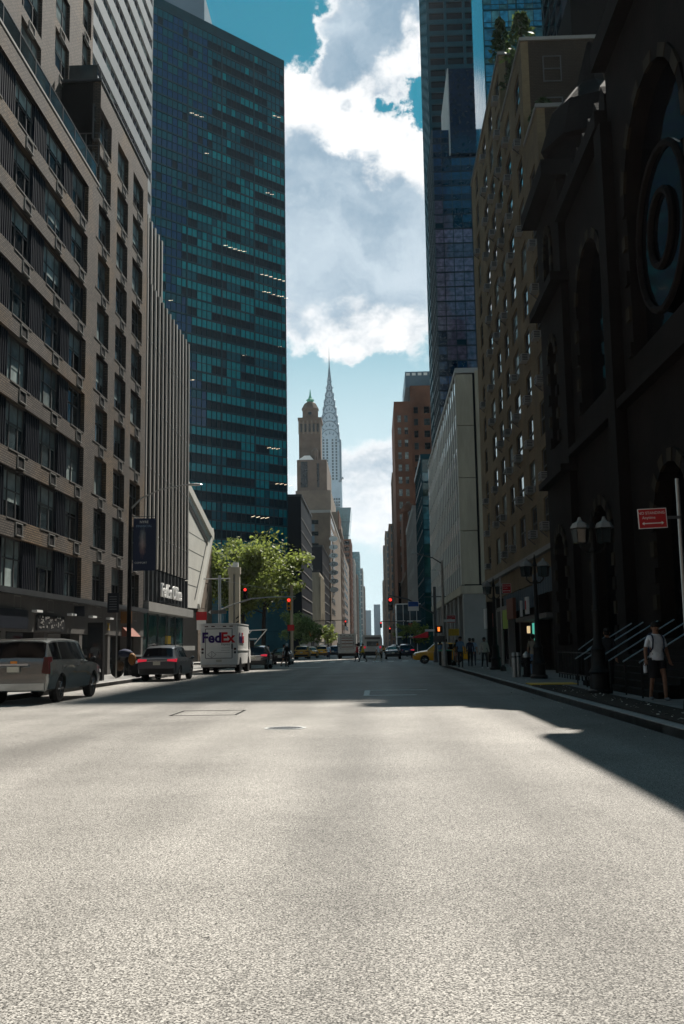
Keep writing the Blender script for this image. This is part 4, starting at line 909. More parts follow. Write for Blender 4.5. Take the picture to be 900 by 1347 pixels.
roof_plant(8.95, 61, 38.7, 3.6, 0.9, 'small conical evergreen on the high far terrace of the beige house')
roof_plant(9.2, 56, 34.2, 2.6, 1.2, 'loose shrub on the middle terrace of the beige house'); roof_plant(9.0, 53.3, 34.2, 3.2, 1.3, 'taller shrub near the edge of the middle terrace')
roof_plant(9.3, 49.2, 28.1, 1.6, 1.0, 'low dark shrub on the lowest terrace of the beige house')

def church():
    r = thing('brownstone_church', 'dark brownstone church front with banded arches, cornices and entrance steps', 'church', (16, 34, 0)); a = -HALF
    YF = 46.5
    def bx(x0, x1, y0, y1, z0, z1, nm='wall', m='brownstone'): return MB().box(x0, x1, y0, y1, z0, z1).build(nm, m, r, True)
    def arch_wall(y0, y1, z0, z1, yc, w, zs, zt, nm='wall', xf=FR):
        """wall panel with a round arched opening"""
        n = 14; b = MB(); hw = w/2
        pts = [(yc+hw*math.cos(math.pi*i/n), zs+hw*math.sin(math.pi*i/n)) for i in range(n+1)]
        b.box(xf, xf+0.6, y0, yc-hw, z0, z1); b.box(xf, xf+0.6, yc+hw, y1, z0, z1); b.box(xf, xf+0.6, yc-hw, yc+hw, z0, zt)
        for (p, q) in zip(pts, pts[1:]): b.prism([(p[0], p[1]), (q[0], q[1]), (q[0], z1), (p[0], z1)], 'x', xf, xf+0.6)
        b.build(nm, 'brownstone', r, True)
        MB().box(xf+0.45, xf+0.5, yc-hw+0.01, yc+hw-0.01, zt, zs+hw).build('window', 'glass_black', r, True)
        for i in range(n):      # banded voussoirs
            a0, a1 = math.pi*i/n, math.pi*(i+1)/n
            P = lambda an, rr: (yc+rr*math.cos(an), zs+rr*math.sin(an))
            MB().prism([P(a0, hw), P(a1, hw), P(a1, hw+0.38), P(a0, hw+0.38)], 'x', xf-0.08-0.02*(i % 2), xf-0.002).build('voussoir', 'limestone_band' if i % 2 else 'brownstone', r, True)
        for s in (-1, 1):
            for k in range(4): MB().box(xf-0.1, xf-0.002, yc+s*(hw+0.22)-0.2, yc+s*(hw+0.22)+0.2, zt+k*(zs-zt)/4+0.05, zt+k*(zs-zt)/4+0.5).build('quoin', 'limestone_band' if k % 2 else 'brownstone', r, True)
    # corner turret bay
    arch_wall(41.2, 46.5, 0.1, 8.6, 43.8, 2.2, 5.2, 1.4, xf=FR-0.3); arch_wall(41.2, 46.5, 8.9, 16.8, 43.8, 1.5, 14.2, 10.2, xf=FR-0.3); arch_wall(41.2, 46.5, 17.2, 21.5, 43.8, 1.3, 19.4, 17.8, xf=FR-0.3)
    bx(FR-0.7, FR+1, 41.0, 46.6, 8.601, 8.899, 'cornice'); bx(FR-0.8, FR+1, 40.9, 46.65, 16.801, 17.199, 'cornice'); bx(FR-1.0, 13, 40.8, 46.68, 21.501, 22.2, 'cornice')
    MB().lathe([(2.2, 22.21), (2.2, 24), (2.5, 24.1), (1.9, 26.0), (0.7, 27.3), (0.12, 29.5)], (10.6, 43.9, 0), 8).build('turret_dome', 'brownstone', r, True)
    bx(FR+0.4, 14, 41.3, 46.45, 0.1, 21.4, 'core', 'matte_black')
    # main front
    arch_wall(33.2, 41.19, 0.1, 9.2, 37.2, 3.2, 5.0, 1.6); arch_wall(33.2, 41.19, 9.5, 19.5, 37.2, 4.6, 14.6, 10.6)
    arch_wall(23.4, 33.19, 0.1, 9.2, 28.3, 3.6, 4.8, 1.6); 
    arch_wall(23.4, 33.19, 9.5, 21.5, 28.3, 6.2, 15.4, 10.6)
    arch_wall(14.5, 23.39, 0.1, 9.2, 19.0, 3.2, 5.0, 1.6); arch_wall(14.5, 23.39, 9.5, 19.5, 19.0, 4.6, 14.6, 10.6)
    bx(FR-0.35, FR+0.7, 14.4, 41.19, 9.201, 9.499, 'cornice'); bx(FR-0.45, FR+0.7, 33.2, 41.18, 19.501, 20.1, 'cornice'); bx(FR-0.45, FR+0.7, 14.4, 23.38, 19.501, 20.1, 'cornice')
    bx(FR-0.5, FR+0.7, 23.3, 33.18, 21.501, 22.3, 'cornice')
    for y in (33.2, 23.4): bx(FR-0.4, FR-0.001, y-0.5, y+0.5, 0.1, 19.4, 'buttress')
    mm = MB().prism([(-0.4, 0), (0.4, 0), (0.4, 0.7), (0.0, 1.2), (-0.4, 0.7)], 'y', 0, 0.4).mesh('merlon', 'brownstone')
    for i in range(7): put(mm, 'merlon', r, (FR-0.05, 33.7+i*1.1, 20.1), -HALF, True); put(mm, 'merlon', r, (FR-0.05, 15.0+i*1.1, 20.1), -HALF, True)
    bx(FR+0.61, 30, 14.5, 41.28, 0.1, 19.4, 'core', 'matte_black')
    bx(FR+0.61, 30, 23.5, 33.1, 19.41, 21.4, 'core', 'matte_black')
    rose = MB().lathe([(2.5, -0.1), (2.5, 0.0)], (FR+0.3, 28.3, 13.6), 24, ax='x').build('rose_window', 'glass_black', r, True)
    for rr_ in (2.4, 1.1):
        t_ = MB(); t_.tube([(FR+0.15, 28.3+rr_*math.cos(k*math.pi/12), 13.6+rr_*math.sin(k*math.pi/12)) for k in range(25)], 0.12, 6); t_.build('tracery', 'brownstone', r, True)
    MB().lathe([(2.9, 22.3), (2.9, 23.4), (2.2, 24.6), (0.5, 26)], (FR+1.6, 19.0, -1.5), 8).build('turret_dome', 'brownstone', r, True)
    # steps and sunlit handrails
    for k in range(7): bx(FR-1.9+k*0.27, FR-0.41 if k < 5 else FR-0.02, 24.0, 32.6, 0.158+k*0.16, 0.158+(k+1)*0.16-0.001, 'step', 'grey_stone' if False else 'matte_black')
    for y in (24.6, 26.2, 27.8, 29.4, 31.0, 32.4):
        h = MB().tube([(FR-2.15, y, 1.0), (FR-0.3, y, 2.1)], 0.022, 6).build('handrail', 'metal', r, True); MB().tube([(FR-2.1, y, 0.15), (FR-2.1, y, 1.0)], 0.022, 6).build('rail_post', 'iron', r, True)
    for y in (36.0, 37.6): MB().tube([(FR-1.0, y, 1.25), (FR-0.35, y, 1.7)], 0.022, 6).build('handrail', 'metal', r, True)
    fence = MB()
    for i in range(14): fence.tube([(FR-1.2, 33.4+i*0.55, 0.158), (FR-1.2, 33.4+i*0.55, 1.25)], 0.025, 5)
    fence.tube([(FR-1.2, 33.3, 1.15), (FR-1.2, 40.7, 1.15)], 0.025, 5); fence.tube([(FR-1.2, 33.3, 0.35), (FR-1.2, 40.7, 0.35)], 0.025, 5)
    fence.build('railing', 'iron', r, True)
church()

def white_block():
    r = thing('pale_panel_office_building', 'pale concrete panel office building with vertical glazing strips over a dark arcade', 'building', (14, 125, 0)); a = -HALF
    Y0, Y1, H = 97.0, 150.0, 28.4
    MB().box(FR+0.25, 12.9, Y0+0.4, Y1, 7.2, H-0.2).build('core', 'glass_dark', r, True)
    for k in range(4):
        z = 7.3+k*5.25; MB().box(FR-0.05, 10.1, Y0, Y0+0.38, z+0.02, z+5.2).build('end_panel', 'cream_stone', r, True)
    MB().box(10.12, 10.32, Y0+0.1, Y0+0.38, 7.3, H).build('dark_joint', 'black', r, True); MB().box(10.34, 10.75, Y0-0.05, Y0+0.38, 7.3, H+0.2).build('end_fin', 'cream_stone', r, True)
    fin = MB().box(-0.22, 0.22, -0.035, 0.3, 0, H-7.3).mesh('mullion_fin', 'white_panel'); pan = MB().box(-1.17, 1.17, 0.0, 0.24, 0, 1.9).mesh('spandrel_panel', 'grey_stone')
    gl = MB().box(-1.17, 1.17, 0.03, 0.2, 0, 1.55).mesh('pane', 'glass_far')
    for i in range(19):
        y = Y0+1.4+i*2.8
        put(fin, 'mullion_fin', r, (FR, y, 7.3), a, True)
        for k in range(6):
            put(pan, 'spandrel_panel', r, (FR, y+1.4, 7.3+k*3.5), a, True); put(gl, 'pane', r, (FR, y+1.4, 9.22+k*3.5), a, True)
    MB().box(FR-0.1, 12.9, Y0-0.02, Y1, H, H+0.5).build('parapet', 'pale_stone', r, True)
    MB().box(FR-0.15, 13, Y0-0.03, Y1, 6.4, 7.19).build('transfer_beam', 'cream_stone', r, True)
    for i in range(10): MB().box(FR+0.05, FR+1.5 if i else 10.8, Y0+0.05+i*5.7, Y0+1.6+i*5.7, 0.14, 6.39).build('column', 'grey_stone', r, True)
    MB().box(FR+2.0, 13, Y0+1.7, Y1, 0.14, 6.39).build('arcade_wall', 'store_dark', r, True)
    # darker wing behind with lit offices
    MB().box(13.0, 40, Y0+1.2, 150, 0.1, 27).build('rear_wing', 'grey_stone', r, True); MB().box(10.8, 12.99, Y0+1.2, 102, 0.1, 27).build('rear_wing', 'grey_stone', r, True)
    for k in range(6):
        MB().box(10.85, 14, Y0+1.05, Y0+1.19, 8.4+k*3.3, 10.2+k*3.3).build('window', 'glass_dark', r, True)
        if k in (1, 3, 4): MB().box(10.9, 13.9, Y0+1.0, Y0+1.045, 9.9+k*3.3, 10.15+k*3.3).build('ceiling_light', 'office_lit', r, True)
    MB().box(10.9, 12.4, Y0+1.0, Y0+1.045, 4.6, 4.9).build('ceiling_light', 'office_lit', r, True)
white_block()

def glass_tower():
    r = thing('reflective_glass_tower', 'slim blue and purple mirrored glass tower with cloud reflections', 'building', (28, 252, 0))
    rnd = random.Random(21)
    def pick(v, u, rd):
        c = 2 if 0.52 < v+0.08*math.sin(u*5) < 0.83 else (0 if rd.random() < 0.75 else 1)
        lo = c if rd.random() < 0.9 else 3
        if v < 0.42 and rd.random() < 0.10: return 4, 1
        return (lo if c == 2 else 1), c
    curtain(r, (16.7, 240, 0), 0, 24, 14, 132, 3.75, 2.35, ['glass_blue', 'glass_blue_dk', 'glass_purple', 'teal_lo', 'glass_blind_glint'], 'navy', 0.4, None, rnd, 0.08, pick, 0.10)
    curtain(r, (16.7, 262, 0), -HALF, 22, 14, 132, 3.75, 2.2, ['glass_blue', 'glass_blind_glint', 'glass_blue_dk', 'glass_far'], 'dark_metal', 0.45, None, random.Random(8), 0.3)
    MB().box(17.05, 40.6, 240.2, 262, 0.1, 131.8).build('core', 'navy', r, True)
    MB().box(21.4, 40.6, 238.8, 239.97, 125, 148).build('navy_slab', 'glass_blue_dk', r, True); MB().box(21.1, 21.39, 238.6, 262, 125, 148).build('slab_edge', 'pale_stone', r, True)
    MB().box(21.4, 40.6, 239.98, 262, 131.81, 148).build('upper_core', 'navy', r, True)
glass_tower()
def dark_tower():
    r = thing('dark_grid_tower', 'tall dark green office tower with a grid of square windows', 'building', (32, 300, 0))
    grid_tower('', '', 19.4, 48, 285, 320, 230, 'teal_frame', 'glass_black', 5.4, 3.75, root=r, pier=0.8, span=1.5, proud=0.5)
dark_tower()
r_ = thing('bright_blue_glass_tower', 'bright blue glass tower rising behind the beige house', 'building', (29, 190, 0))
curtain(r_, (23.2, 180, 0), 0, 11.4, 60, 150, 3.8, 1.6, ['glass_sky', 'glass_sky', 'flare'], 'teal_frame', 0.3, 4, random.Random(2), 0.1)
MB().box(23.4, 34.4, 180.25, 200, 0.1, 149.8).build('core', 'glass_sky', r_, True)
# neighbour whose long shadow crosses the avenue
r_ = grid_tower('slab_skyscraper', 'tall dark slab skyscraper hidden behind the church and the beige house', 36.5, 90, 170, 200, 191, 'navy', 'glass_dark', 6, 4)

r_ = thing('green_glass_building', 'narrow green glass building with a gleaming street side past the pale offices', 'building', (12, 190, 0))
curtain(r_, (8.7, 176, 0), 0, 5.5, 0.2, 34.6, 4.3, 2.7, ['glass_green', 'flare', 'glass_green'], 'teal_frame', 0.4, None, random.Random(6), 0.1)
curtain(r_, (8.7, 203, 0), -HALF, 26.99, 0.2, 34.6, 4.3, 2.0, ['glass_green', 'teal_lo'], 'teal_frame', 0.4, None, random.Random(9), 0.1)
MB().box(8.95, 30, 176.3, 203, 0.1, 34.3).build('core', 'teal_frame', r_, True)
MB().box(8.55, 14.2, 175.9, 203, 34.61, 35.5).build('parapet', 'teal_frame', r_, True)
grid_tower('white_glass_building', 'low pale street front between the green glass and the brown tower', 8.4, 30, 210, 256, 31, 'pale_stone', 'glass_far', 4, 4)

def brown_tower():
    r = thing('rust_brown_tower', 'tall rust brown brick tower with stepped top and pairs of windows', 'building', (16, 385, 0))
    Y0 = 360
    MB().box(8.5, 14.5, Y0+0.4, 410, 0.1, 90.2).build('core', 'glass_black', r, True); MB().box(14.51, 30, Y0+6.4, 410, 0.1, 98).build('core', 'glass_black', r, True)
    rows = [(28+4.6*k, 30.6+4.6*k) for k in range(13)]
    wall_grid(r, (8.4, Y0, 0), 0, 6.2, 24, 91, [(1.1, 2.4), (3.6, 4.9)], rows, 0.39, 'red_stone')
    for za, zb in rows:
        for u in (1.1, 3.6): window(r, (8.4, Y0, 0), 0, u, za, 1.3, zb-za, 'double', 0.15, random.choice(('glass_sash', 'glass_blind_glint', 'glass_dark')))
    rows2 = [(28+4.6*k, 30.6+4.6*k) for k in range(14)]
    wall_grid(r, (14.61, Y0+6, 0), 0, 15, 20, 98.5, [(1.2, 2.8), (5.0, 7.2), (9.2, 11)], rows2, 0.39, 'red_stone')
    for za, zb in rows2:
        for u, w in ((1.2, 1.6), (5.0, 2.2), (9.2, 1.8)): window(r, (14.61, Y0+6, 0), 0, u, za, w, zb-za, 'sash', 0.15, random.choice(('glass_sash', 'glass_dark')))
    MB().box(8.3, 8.499, Y0+0.01, 410, 0.1, 91).build('street_wall', 'red_stone', r, True); MB().box(14.4, 14.6, Y0+0.41, Y0+6.3, 20, 91).build('return_wall', 'red_stone', r, True)
    MB().box(13.0, 30, Y0+8, 405, 98.51, 104.5).build('roof_house', 'steel_blue', r, True)
    for i in range(6): MB().box(13.4+i*2.2, 14.8+i*2.2, Y0+7.8, Y0+7.99, 103, 104).build('roof_vent', 'sign_white', r, True)
    # lower projecting wing with bay windows
    MB().box(9.8, 13.8, 330, 359.9, 0.1, 46).build('wing', 'red_stone', r, True)
    bw = MB().box(0, 1.7, -0.4, 0.0, 0, 2.3).mesh('bay_window', 'glass_dark'); bs = MB().box(-0.2, 3.4, -0.5, 0.0, 0, 1.5).mesh('bay_spandrel', 'red_stone')
    for k in range(11): put(bs, 'bay_spandrel', r, (10.1, 329.99, 3.0+k*3.9), 0, True); put(bw, 'bay_window', r, (11.6, 329.99, 4.6+k*3.9), 0, True)
    MB().lathe([(2.6, 46.01), (2.6, 47), (1.8, 48.5), (0.4, 49.4)], (11.8, 333, 0), 12).build('bay_roof', 'red_stone', r, True)
brown_tower()
grid_tower('brick_street_wall', 'brick street wall beside the brown tower wing', 8.6, 26, 272, 328, 22, 'brown_stone', 'glass_dark', 4, 4)
grid_tower('ornate_stone_tower', 'pale ornate stone tower just beyond the brown tower', 8.9, 26, 449, 480, 80, 'brown_stone', 'glass_far', 4, 4)
grid_tower('sunlit_stone_block', 'buff stone block further along the right row', 8.6, 26, 560, 600, 70, 'brown_stone', 'glass_far', 5, 4.5)
grid_tower('buff_stone_tower', 'buff stone tower in the far right row', 8.4, 26, 735, 790, 86, 'tan_stone', 'glass_far', 5, 5)
grid_tower('far_brown_slab', 'far brown slab with flat roof in the right row', 8.2, 26, 900, 950, 92, 'brown_stone', 'glass_far', 6, 5)
grid_tower('far_tan_slab', 'far tan slab fading into the haze on the right', 8.4, 26, 1080, 1130, 72, 'tan_stone', 'glass_far', 6, 6)
grid_tower('far_grey_slab', 'farthest grey slab of the right row', 9.5, 28, 1300, 1350, 60, 'grey_stone', 'glass_far', 7, 6)

# the street goes on behind the viewpoint (closes the sky and gives the glass something to mirror)
for k, (ya, yb, hl, hr) in enumerate(((-60, 5, 48, 0), (-62, -16, 0, 42), (-150, -80, 62, 70), (-240, -166, 85, 58), (-330, -256, 70, 95))):
    nm = ('corner', 'second', 'third', 'fourth', 'fifth')[k]
    if hl: grid_tower('brick_street_block', 'brown brick street block north of the brick apartment building, '+nm+' from it', -45, FL, ya, yb, hl, 'brown_stone', 'glass_dark', 5, 3.6)
    if hr: grid_tower('stone_street_block', 'tan stone street block north of the brownstone church, '+nm+' from it', FR, 40, ya, yb, hr, 'tan_stone', 'glass_dark', 5, 3.6)
# ------------------------------------------------------------------ vehicles
def evald(o):
    dg = bpy.context.evaluated_depsgraph_get(); dg.update(); return bpy.data.meshes.new_from_object(o.evaluated_get(dg))
wheel_cache = {}
def wheel(parent, x, y, r, w=0.24, rim='rim', spokes=6):
    key = (round(r, 2), rim, spokes)
    if key not in wheel_cache:
        t = MB().lathe([(r*0.62, -w/2), (r*0.93, -w/2), (r, -w/2+0.05), (r, w/2-0.05), (r*0.93, w/2), (r*0.62, w/2)], (0,0,0), 22, ax='x')
        d = MB().lathe([(r*0.62, -w/2+0.03), (r*0.60, w/2-0.06), (r*0.2, w/2-0.05), (r*0.1, w/2-0.03)], (0,0,0), 22, 1, ax='x')
        for k in range(spokes):
            a = 2*math.pi*k/spokes; c, s = math.cos(a), math.sin(a)
            d.tube([(w/2-0.03, 0.1*r*c, 0.1*r*s), (w/2-0.012, 0.58*r*c, 0.58*r*s)], [0.05, 0.035], 5, 0)
        d.lathe([(r*0.63, w/2-0.05), (r*0.63, w/2-0.005), (r*0.56, w/2-0.01), (r*0.56, w/2-0.05)], (0,0,0), 22, 0, ax='x')
        wheel_cache[key] = (t.mesh('wheel', 'tyre', 40), d.mesh('rim', [rim, 'car_trim']))
    t, d = wheel_cache[key]; s = 1 if x > 0 else -1
    o = put(t, 'wheel', parent, (x, y, r), 0 if s > 0 else math.pi); put(d, 'rim', o); return o
def loft(st, sub=4):
    """st: (y, zb, zbelt, zroof, wlow, wbelt, wroof); returns S(u,v) on the right half and a closed body builder"""
    def ring(s):
        y, zb, zm, zr, wl, wb, wr = s
        zs = zb+(zm-zb)*0.45
        return [(0, zb), (wl*0.92, zb), (wl, zb+0.06), (wb*1.03, zs), (wb, zm), (wr+0.015, zr-0.06 if zr-zm > 0.1 else zm+(zr-zm)*0.7), (wr*0.86, zr-0.012), (0, zr+0.012)]
    rings = [(s[0], ring(s)) for s in st]
    def S(u, v, off=0.0):
        u = min(max(u, 0), len(st)-1.0001); i = int(u); f = u-i; v = min(max(v, 0), 6.9999); j = int(v); g = v-j
        def P(k): 
            y, r = rings[k]; a, b = r[j], r[j+1]; return Vector((a[0]+(b[0]-a[0])*g, y, a[1]+(b[1]-a[1])*g))
        return P(i)*(1-f)+P(i+1)*f
    return rings, S
def patch(S, u0, u1, v0, v1, off, nu=4, nv=3, mirror=0, full=False):
    b = MB(); e = 0.02
    def pt(u, v):
        p = S(u, v); n = (S(u+e, v)-S(u-e, v)).cross(S(u, v+e)-S(u, v-e)).normalized()
        if n.dot(Vector((1, 0, 0.6))) < 0 and not full: n = -n
        if full and n.dot(p-Vector((0, p.y*0.5, 0.9))) < 0: n = -n
        return p+n*off
    sides = (1, -1) if full else (mirror or 1,)
    for s in sides:
        i0 = len(b.v)
        for i in range(nu+1):
            for j in range(nv+1):
                p = pt(u0+(u1-u0)*i/nu, v0+(v1-v0)*j/nv); b.v.append((p.x*s, p.y, p.z))
        for i in range(nu):
            for j in range(nv):
                k = i0+i*(nv+1)+j; b.f.append((k, k+1, k+nv+2, k+nv+1)); b.m.append(0)
    return b
KINDS = {
 'suburban': dict(L=5.6, r=0.40, wy=(-1.62, 1.68), wx=0.86, st=[(-2.80,.42,.86,.90,.88,.92,.84),(-2.74,.36,1.10,1.14,.95,.98,.88),(-2.66,.36,1.18,1.24,.97,1.00,.86),(-2.40,.36,1.19,1.80,.97,1.00,.80),(-2.0,.36,1.19,1.87,.97,1.0,.80),(-0.6,.34,1.18,1.90,.98,1.0,.80),(0.6,.34,1.17,1.86,.98,1.0,.78),(1.35,.34,1.15,1.26,.98,1.0,.82),(1.9,.36,1.10,1.17,.97,.99,.80),(2.5,.38,1.0,1.10,.94,.95,.74),(2.75,.42,.86,.92,.84,.84,.62)], side=((3.15, 4.25), (4.32, 5.25), (5.32, 6.35)), rear=(2.15, 2.95), ws=(6.15, 6.95), tail=(1.05, 1.95)),
 'crossover': dict(L=4.6, r=0.35, wy=(-1.33, 1.36), wx=0.785, st=[(-2.30,.40,.82,.86,.80,.84,.72),(-2.24,.33,1.00,1.04,.88,.90,.76),(-2.12,.33,1.08,1.13,.90,.915,.74),(-1.72,.32,1.09,1.58,.90,.92,.64),(-1.3,.30,1.08,1.67,.90,.92,.66),(-0.2,.28,1.05,1.70,.90,.92,.67),(0.45,.28,1.03,1.66,.90,.92,.66),(1.15,.28,1.0,1.10,.90,.92,.72),(1.7,.30,.95,1.02,.88,.89,.70),(2.1,.33,.85,.93,.84,.84,.62),(2.28,.38,.72,.78,.72,.72,.5)], side=((3.35, 4.1), (4.2, 5.0), (5.06, 6.3)), rear=(2.12, 2.95), ws=(6.12, 6.95), tail=(1.05, 1.95)),
 'sedan': dict(L=4.8, r=0.33, wy=(-1.38, 1.42), wx=0.77, st=[(-2.40,.36,.72,.76,.78,.80,.62),(-2.34,.28,.90,.95,.86,.88,.72),(-1.85,.27,.97,1.03,.88,.90,.72),(-1.55,.26,.98,1.06,.89,.91,.70),(-0.85,.25,.97,1.42,.89,.91,.60),(-0.3,.25,.96,1.46,.89,.91,.62),(0.3,.25,.95,1.44,.89,.91,.61),(1.05,.25,.93,1.02,.89,.91,.70),(1.7,.27,.86,.93,.87,.88,.68),(2.2,.30,.74,.82,.80,.80,.58),(2.38,.34,.62,.68,.66,.66,.45)], side=((4.05, 4.95), (5.02, 6.2)), rear=(3.15, 3.95), ws=(6.12, 6.95), tail=(1.0, 1.5)),
}
body_cache = {}
def car(name, label, kind, paint, loc, rz=0.0, group=None, cat='car', lit=False, taxi=False, plate=True, extras=True, rails=False, number=None, detail=True):
    K = KINDS[kind]; r = thing(name, label, cat, loc, rz, group); rings, S = loft(K['st'])
    if kind not in body_cache:
        b = MB(); full = []
        for y, rg in rings:
            full.append([(x, y, z) for x, z in rg]+[(-x, y, z) for x, z in rg[-2:0:-1]])
        n = len(full[0])
        for rg in full: b.v += rg
        for i in range(len(full)-1):
            for j in range(n): b.f.append((i*n+j, i*n+(j+1) % n, (i+1)*n+(j+1) % n, (i+1)*n+j)); b.m.append(0)
        b.f.append(tuple(range(n))[::-1]); b.f.append(tuple((len(full)-1)*n+j for j in range(n))); b.m += [0, 0]
        me = b.mesh('body', ['car_black', 'car_trim']); tmp = put(me, 'tmp')
        cuts = []
        for y in K['wy']:
            for s in (-1, 1):
                cm = MB().lathe([(K['r']+0.07, 0), (K['r']+0.07, 0.5)], (s*(K['wx']-0.24) - (0.5 if s < 0 else 0), y, K['r']), 24, ax='x').build('cut', 'car_trim'); cuts.append(cm)
                md = tmp.modifiers.new('b', 'BOOLEAN'); md.object = cm; md.operation = 'DIFFERENCE'; md.solver = 'EXACT'
        me = evald(tmp)
        for c in cuts+[tmp]: bpy.data.objects.remove(c)
        for p in me.polygons:
            c = p.center
            p.material_index = 1 if (any((c.y-y)**2+(c.z-K['r'])**2 < (K['r']+0.075)**2 for y in K['wy']) and abs(p.normal.x) < 0.95 and abs(c.x) > 0.3 and abs(c.x) < 1.2 and len(p.vertices) == 4 and p.area < 0.3 and c.z < K['r']*2+0.1 and abs(math.hypot(c.y-min(K['wy'], key=lambda q: abs(q-c.y)), c.z-K['r'])-K['r']-0.07) < 0.05) or c.z < K['st'][3][1]+0.09 else 0
        me.polygons.foreach_set('use_smooth', [True]*len(me.polygons)); me.set_sharp_from_angle(angle=R(32)); body_cache[kind] = me
    me = body_cache[kind].copy(); me.materials.clear(); me.materials.append(M[paint]); me.materials.append(M['car_trim'])
    body = put(me, 'body', r)
    for y in K['wy']:
        for s in (-1, 1): wheel(r, s*K['wx'], y, K['r'], 0.23, 'rim' if kind != 'sedan' else 'metal')
    for u0, u1 in K['side']:
        for s in (-1, 1): patch(S, u0, u1, 4.12, 4.92, 0.008, mirror=s).build('side_window', 'glass_black', r, smooth=60)
    for nm, (u0, u1) in (('rear_window', K['rear']), ('windshield', K['ws'])):
        patch(S, u0, u1, 5.25 if nm == 'rear_window' else 5.1, 6.999, 0.012, full=True).build(nm, 'glass_black', r, smooth=60)
    y0 = K['st'][0][0]; yf = K['st'][-1][0]; w = K['st'][2][5]; zb = K['st'][2][2]
    t0, t1 = K['tail']
    for s in (-1, 1):
        if kind == 'suburban':
            MB().prism([(s*(w-0.20), 0.86), (s*(w+0.02), 0.86), (s*(w-0.01), 1.34), (s*(w-0.14), 1.34)], 'y', y0+0.0, y0+0.34).build('taillight', 'tail', r)
        else:
            MB().prism([(s*(w-0.42), zb-0.13), (s*(w+0.008), zb-0.17), (s*(w+0.006), zb-0.02), (s*(w-0.42), zb-0.04)], 'y', y0+0.02 if kind != 'sedan' else y0+0.03, y0+0.30).build('taillight', 'tail_lit' if lit else 'tail', r)
        MB().prism([(s*(w-0.36), zb*0.62), (s*(w-0.06), zb*0.66), (s*(w-0.08), zb*0.75), (s*(w-0.32), zb*0.72)], 'y', yf-0.28, yf-0.03).build('headlight', 'sign_white', r)
        yw = K['st'][7][0]-0.12; zm = K['st'][7][2]+0.06
        mm = MB().ell((s*(w+0.12), yw, zm+0.02), (0.10, 0.07, 0.085), 8, 6); mm.box(min(s*(w-0.06), s*(w+0.06)), max(s*(w-0.06), s*(w+0.06)), yw-0.03, yw+0.03, zm-0.05, zm-0.01); mm.build('mirror', paint if kind != 'suburban' else 'car_trim', r, smooth=50)
        if detail:
            for (u0, u1) in K['side'][-2:]:
                p = S(u0+0.12, 3.72); MB().box(p.x*s-0.02, p.x*s+0.03, p.y, p.y+0.2, p.z-0.02, p.z+0.02).build('door_handle', 'rim', r)
                patch(S, u0-0.035, u0-0.022, 2.2, 4.05, 0.003, nu=1, nv=4, mirror=s).build('door_seam', 'car_trim', r)
    MB().prism([(y0-0.05, K['st'][1][1]+0.04), (y0-0.06, 0.60), (y0+0.12, 0.64), (y0+0.22, K['st'][1][1]+0.02)], 'x', -w*0.9, w*0.9).build('bumper', paint if kind == 'suburban' else 'car_trim', r)
    if plate:
        p = MB().box(-0.17, 0.17, y0-0.09, y0-0.055 if kind != 'suburban' else y0-0.005, 0.92, 1.08) if kind == 'suburban' else MB().box(-0.17, 0.17, y0-0.045, y0+0.02, zb-0.31, zb-0.15); p.build('number_plate', 'plate', r)
        if kind == 'suburban':
            MB().box(-0.42, 0.42, y0-0.03, y0+0.02, 1.1, 1.16).build('tailgate_trim', 'rim', r); MB().box(-0.09, 0.09, y0-0.05, y0+0.01, 1.165, 1.23).build('badge', 'amber', r)
            MB().box(-0.78, 0.78, y0+0.30, y0+0.46, 1.835, 1.87).build('spoiler', paint, r)
        elif detail: MB().box(-0.5, 0.5, y0+0.0, y0+0.06, zb-0.13, zb-0.105).build('tailgate_trim', 'rim', r)
    if rails:
        for s in (-1, 1): MB().tube([(s*0.66, K['st'][4][0], K['st'][4][3]-0.03), (s*0.66, K['st'][4][0]+0.1, K['st'][4][3]+0.05), (s*0.66, 0.3, K['st'][5][3]+0.05), (s*0.66, 0.45, K['st'][6][3]-0.03)], 0.02, 6).build('roof_rail', 'car_trim', r)
    if taxi:
        zr = K['st'][5][3]; MB().prism([(-0.35, zr), (0.35, zr), (0.28, zr+0.16), (-0.28, zr+0.16)], 'y', -0.12, 0.1).build('roof_sign', 'lamp_lit' if False else 'sign_white', r)
        if detail:
            for s in (-1, 1):
                p = S(5.6, 3.2); MB().lathe([(0.16, p.x-0.02), (0.16, p.x+0.012)], (0, p.y-0.35, p.z), 16, ax='x').build('door_emblem', 'car_black', r) if s > 0 else MB().lathe([(0.16, -p.x-0.012), (0.16, -p.x+0.02)], (0, p.y-0.35, p.z), 16, ax='x').build('door_emblem', 'car_black', r)
    return r
car('parked_suv', 'large silver sport utility vehicle with dark tailgate glass parked at the kerb', 'suburban', 'car_silver', (-10.35, 31.3, 0), R(-0.5), cat='suv')
car('parked_crossover', 'charcoal crossover with slim taillights parked behind the white delivery truck', 'crossover', 'car_grey', (-10.35, 49.6, 0), R(-1), cat='suv', lit=True, rails=True)
car('black_crossover', 'glossy black crossover with red taillight just ahead of the delivery truck', 'crossover', 'car_black', (-8.6, 72.6, 0), cat='suv', lit=True)
car('black_sedan', 'black sedan ahead of the black crossover', 'sedan', 'car_black', (-8.3, 88.5, 0))
car('yellow_taxi', 'yellow taxi first in the line along the far kerb', 'crossover', 'taxi', (-9.4, 128, 0), taxi=True, detail=False, group='taxis in the left lane')
car('yellow_taxi', 'yellow taxi close behind the first one in the line', 'sedan', 'taxi', (-9.0, 140, 0), taxi=True, detail=False, group='taxis in the left lane')
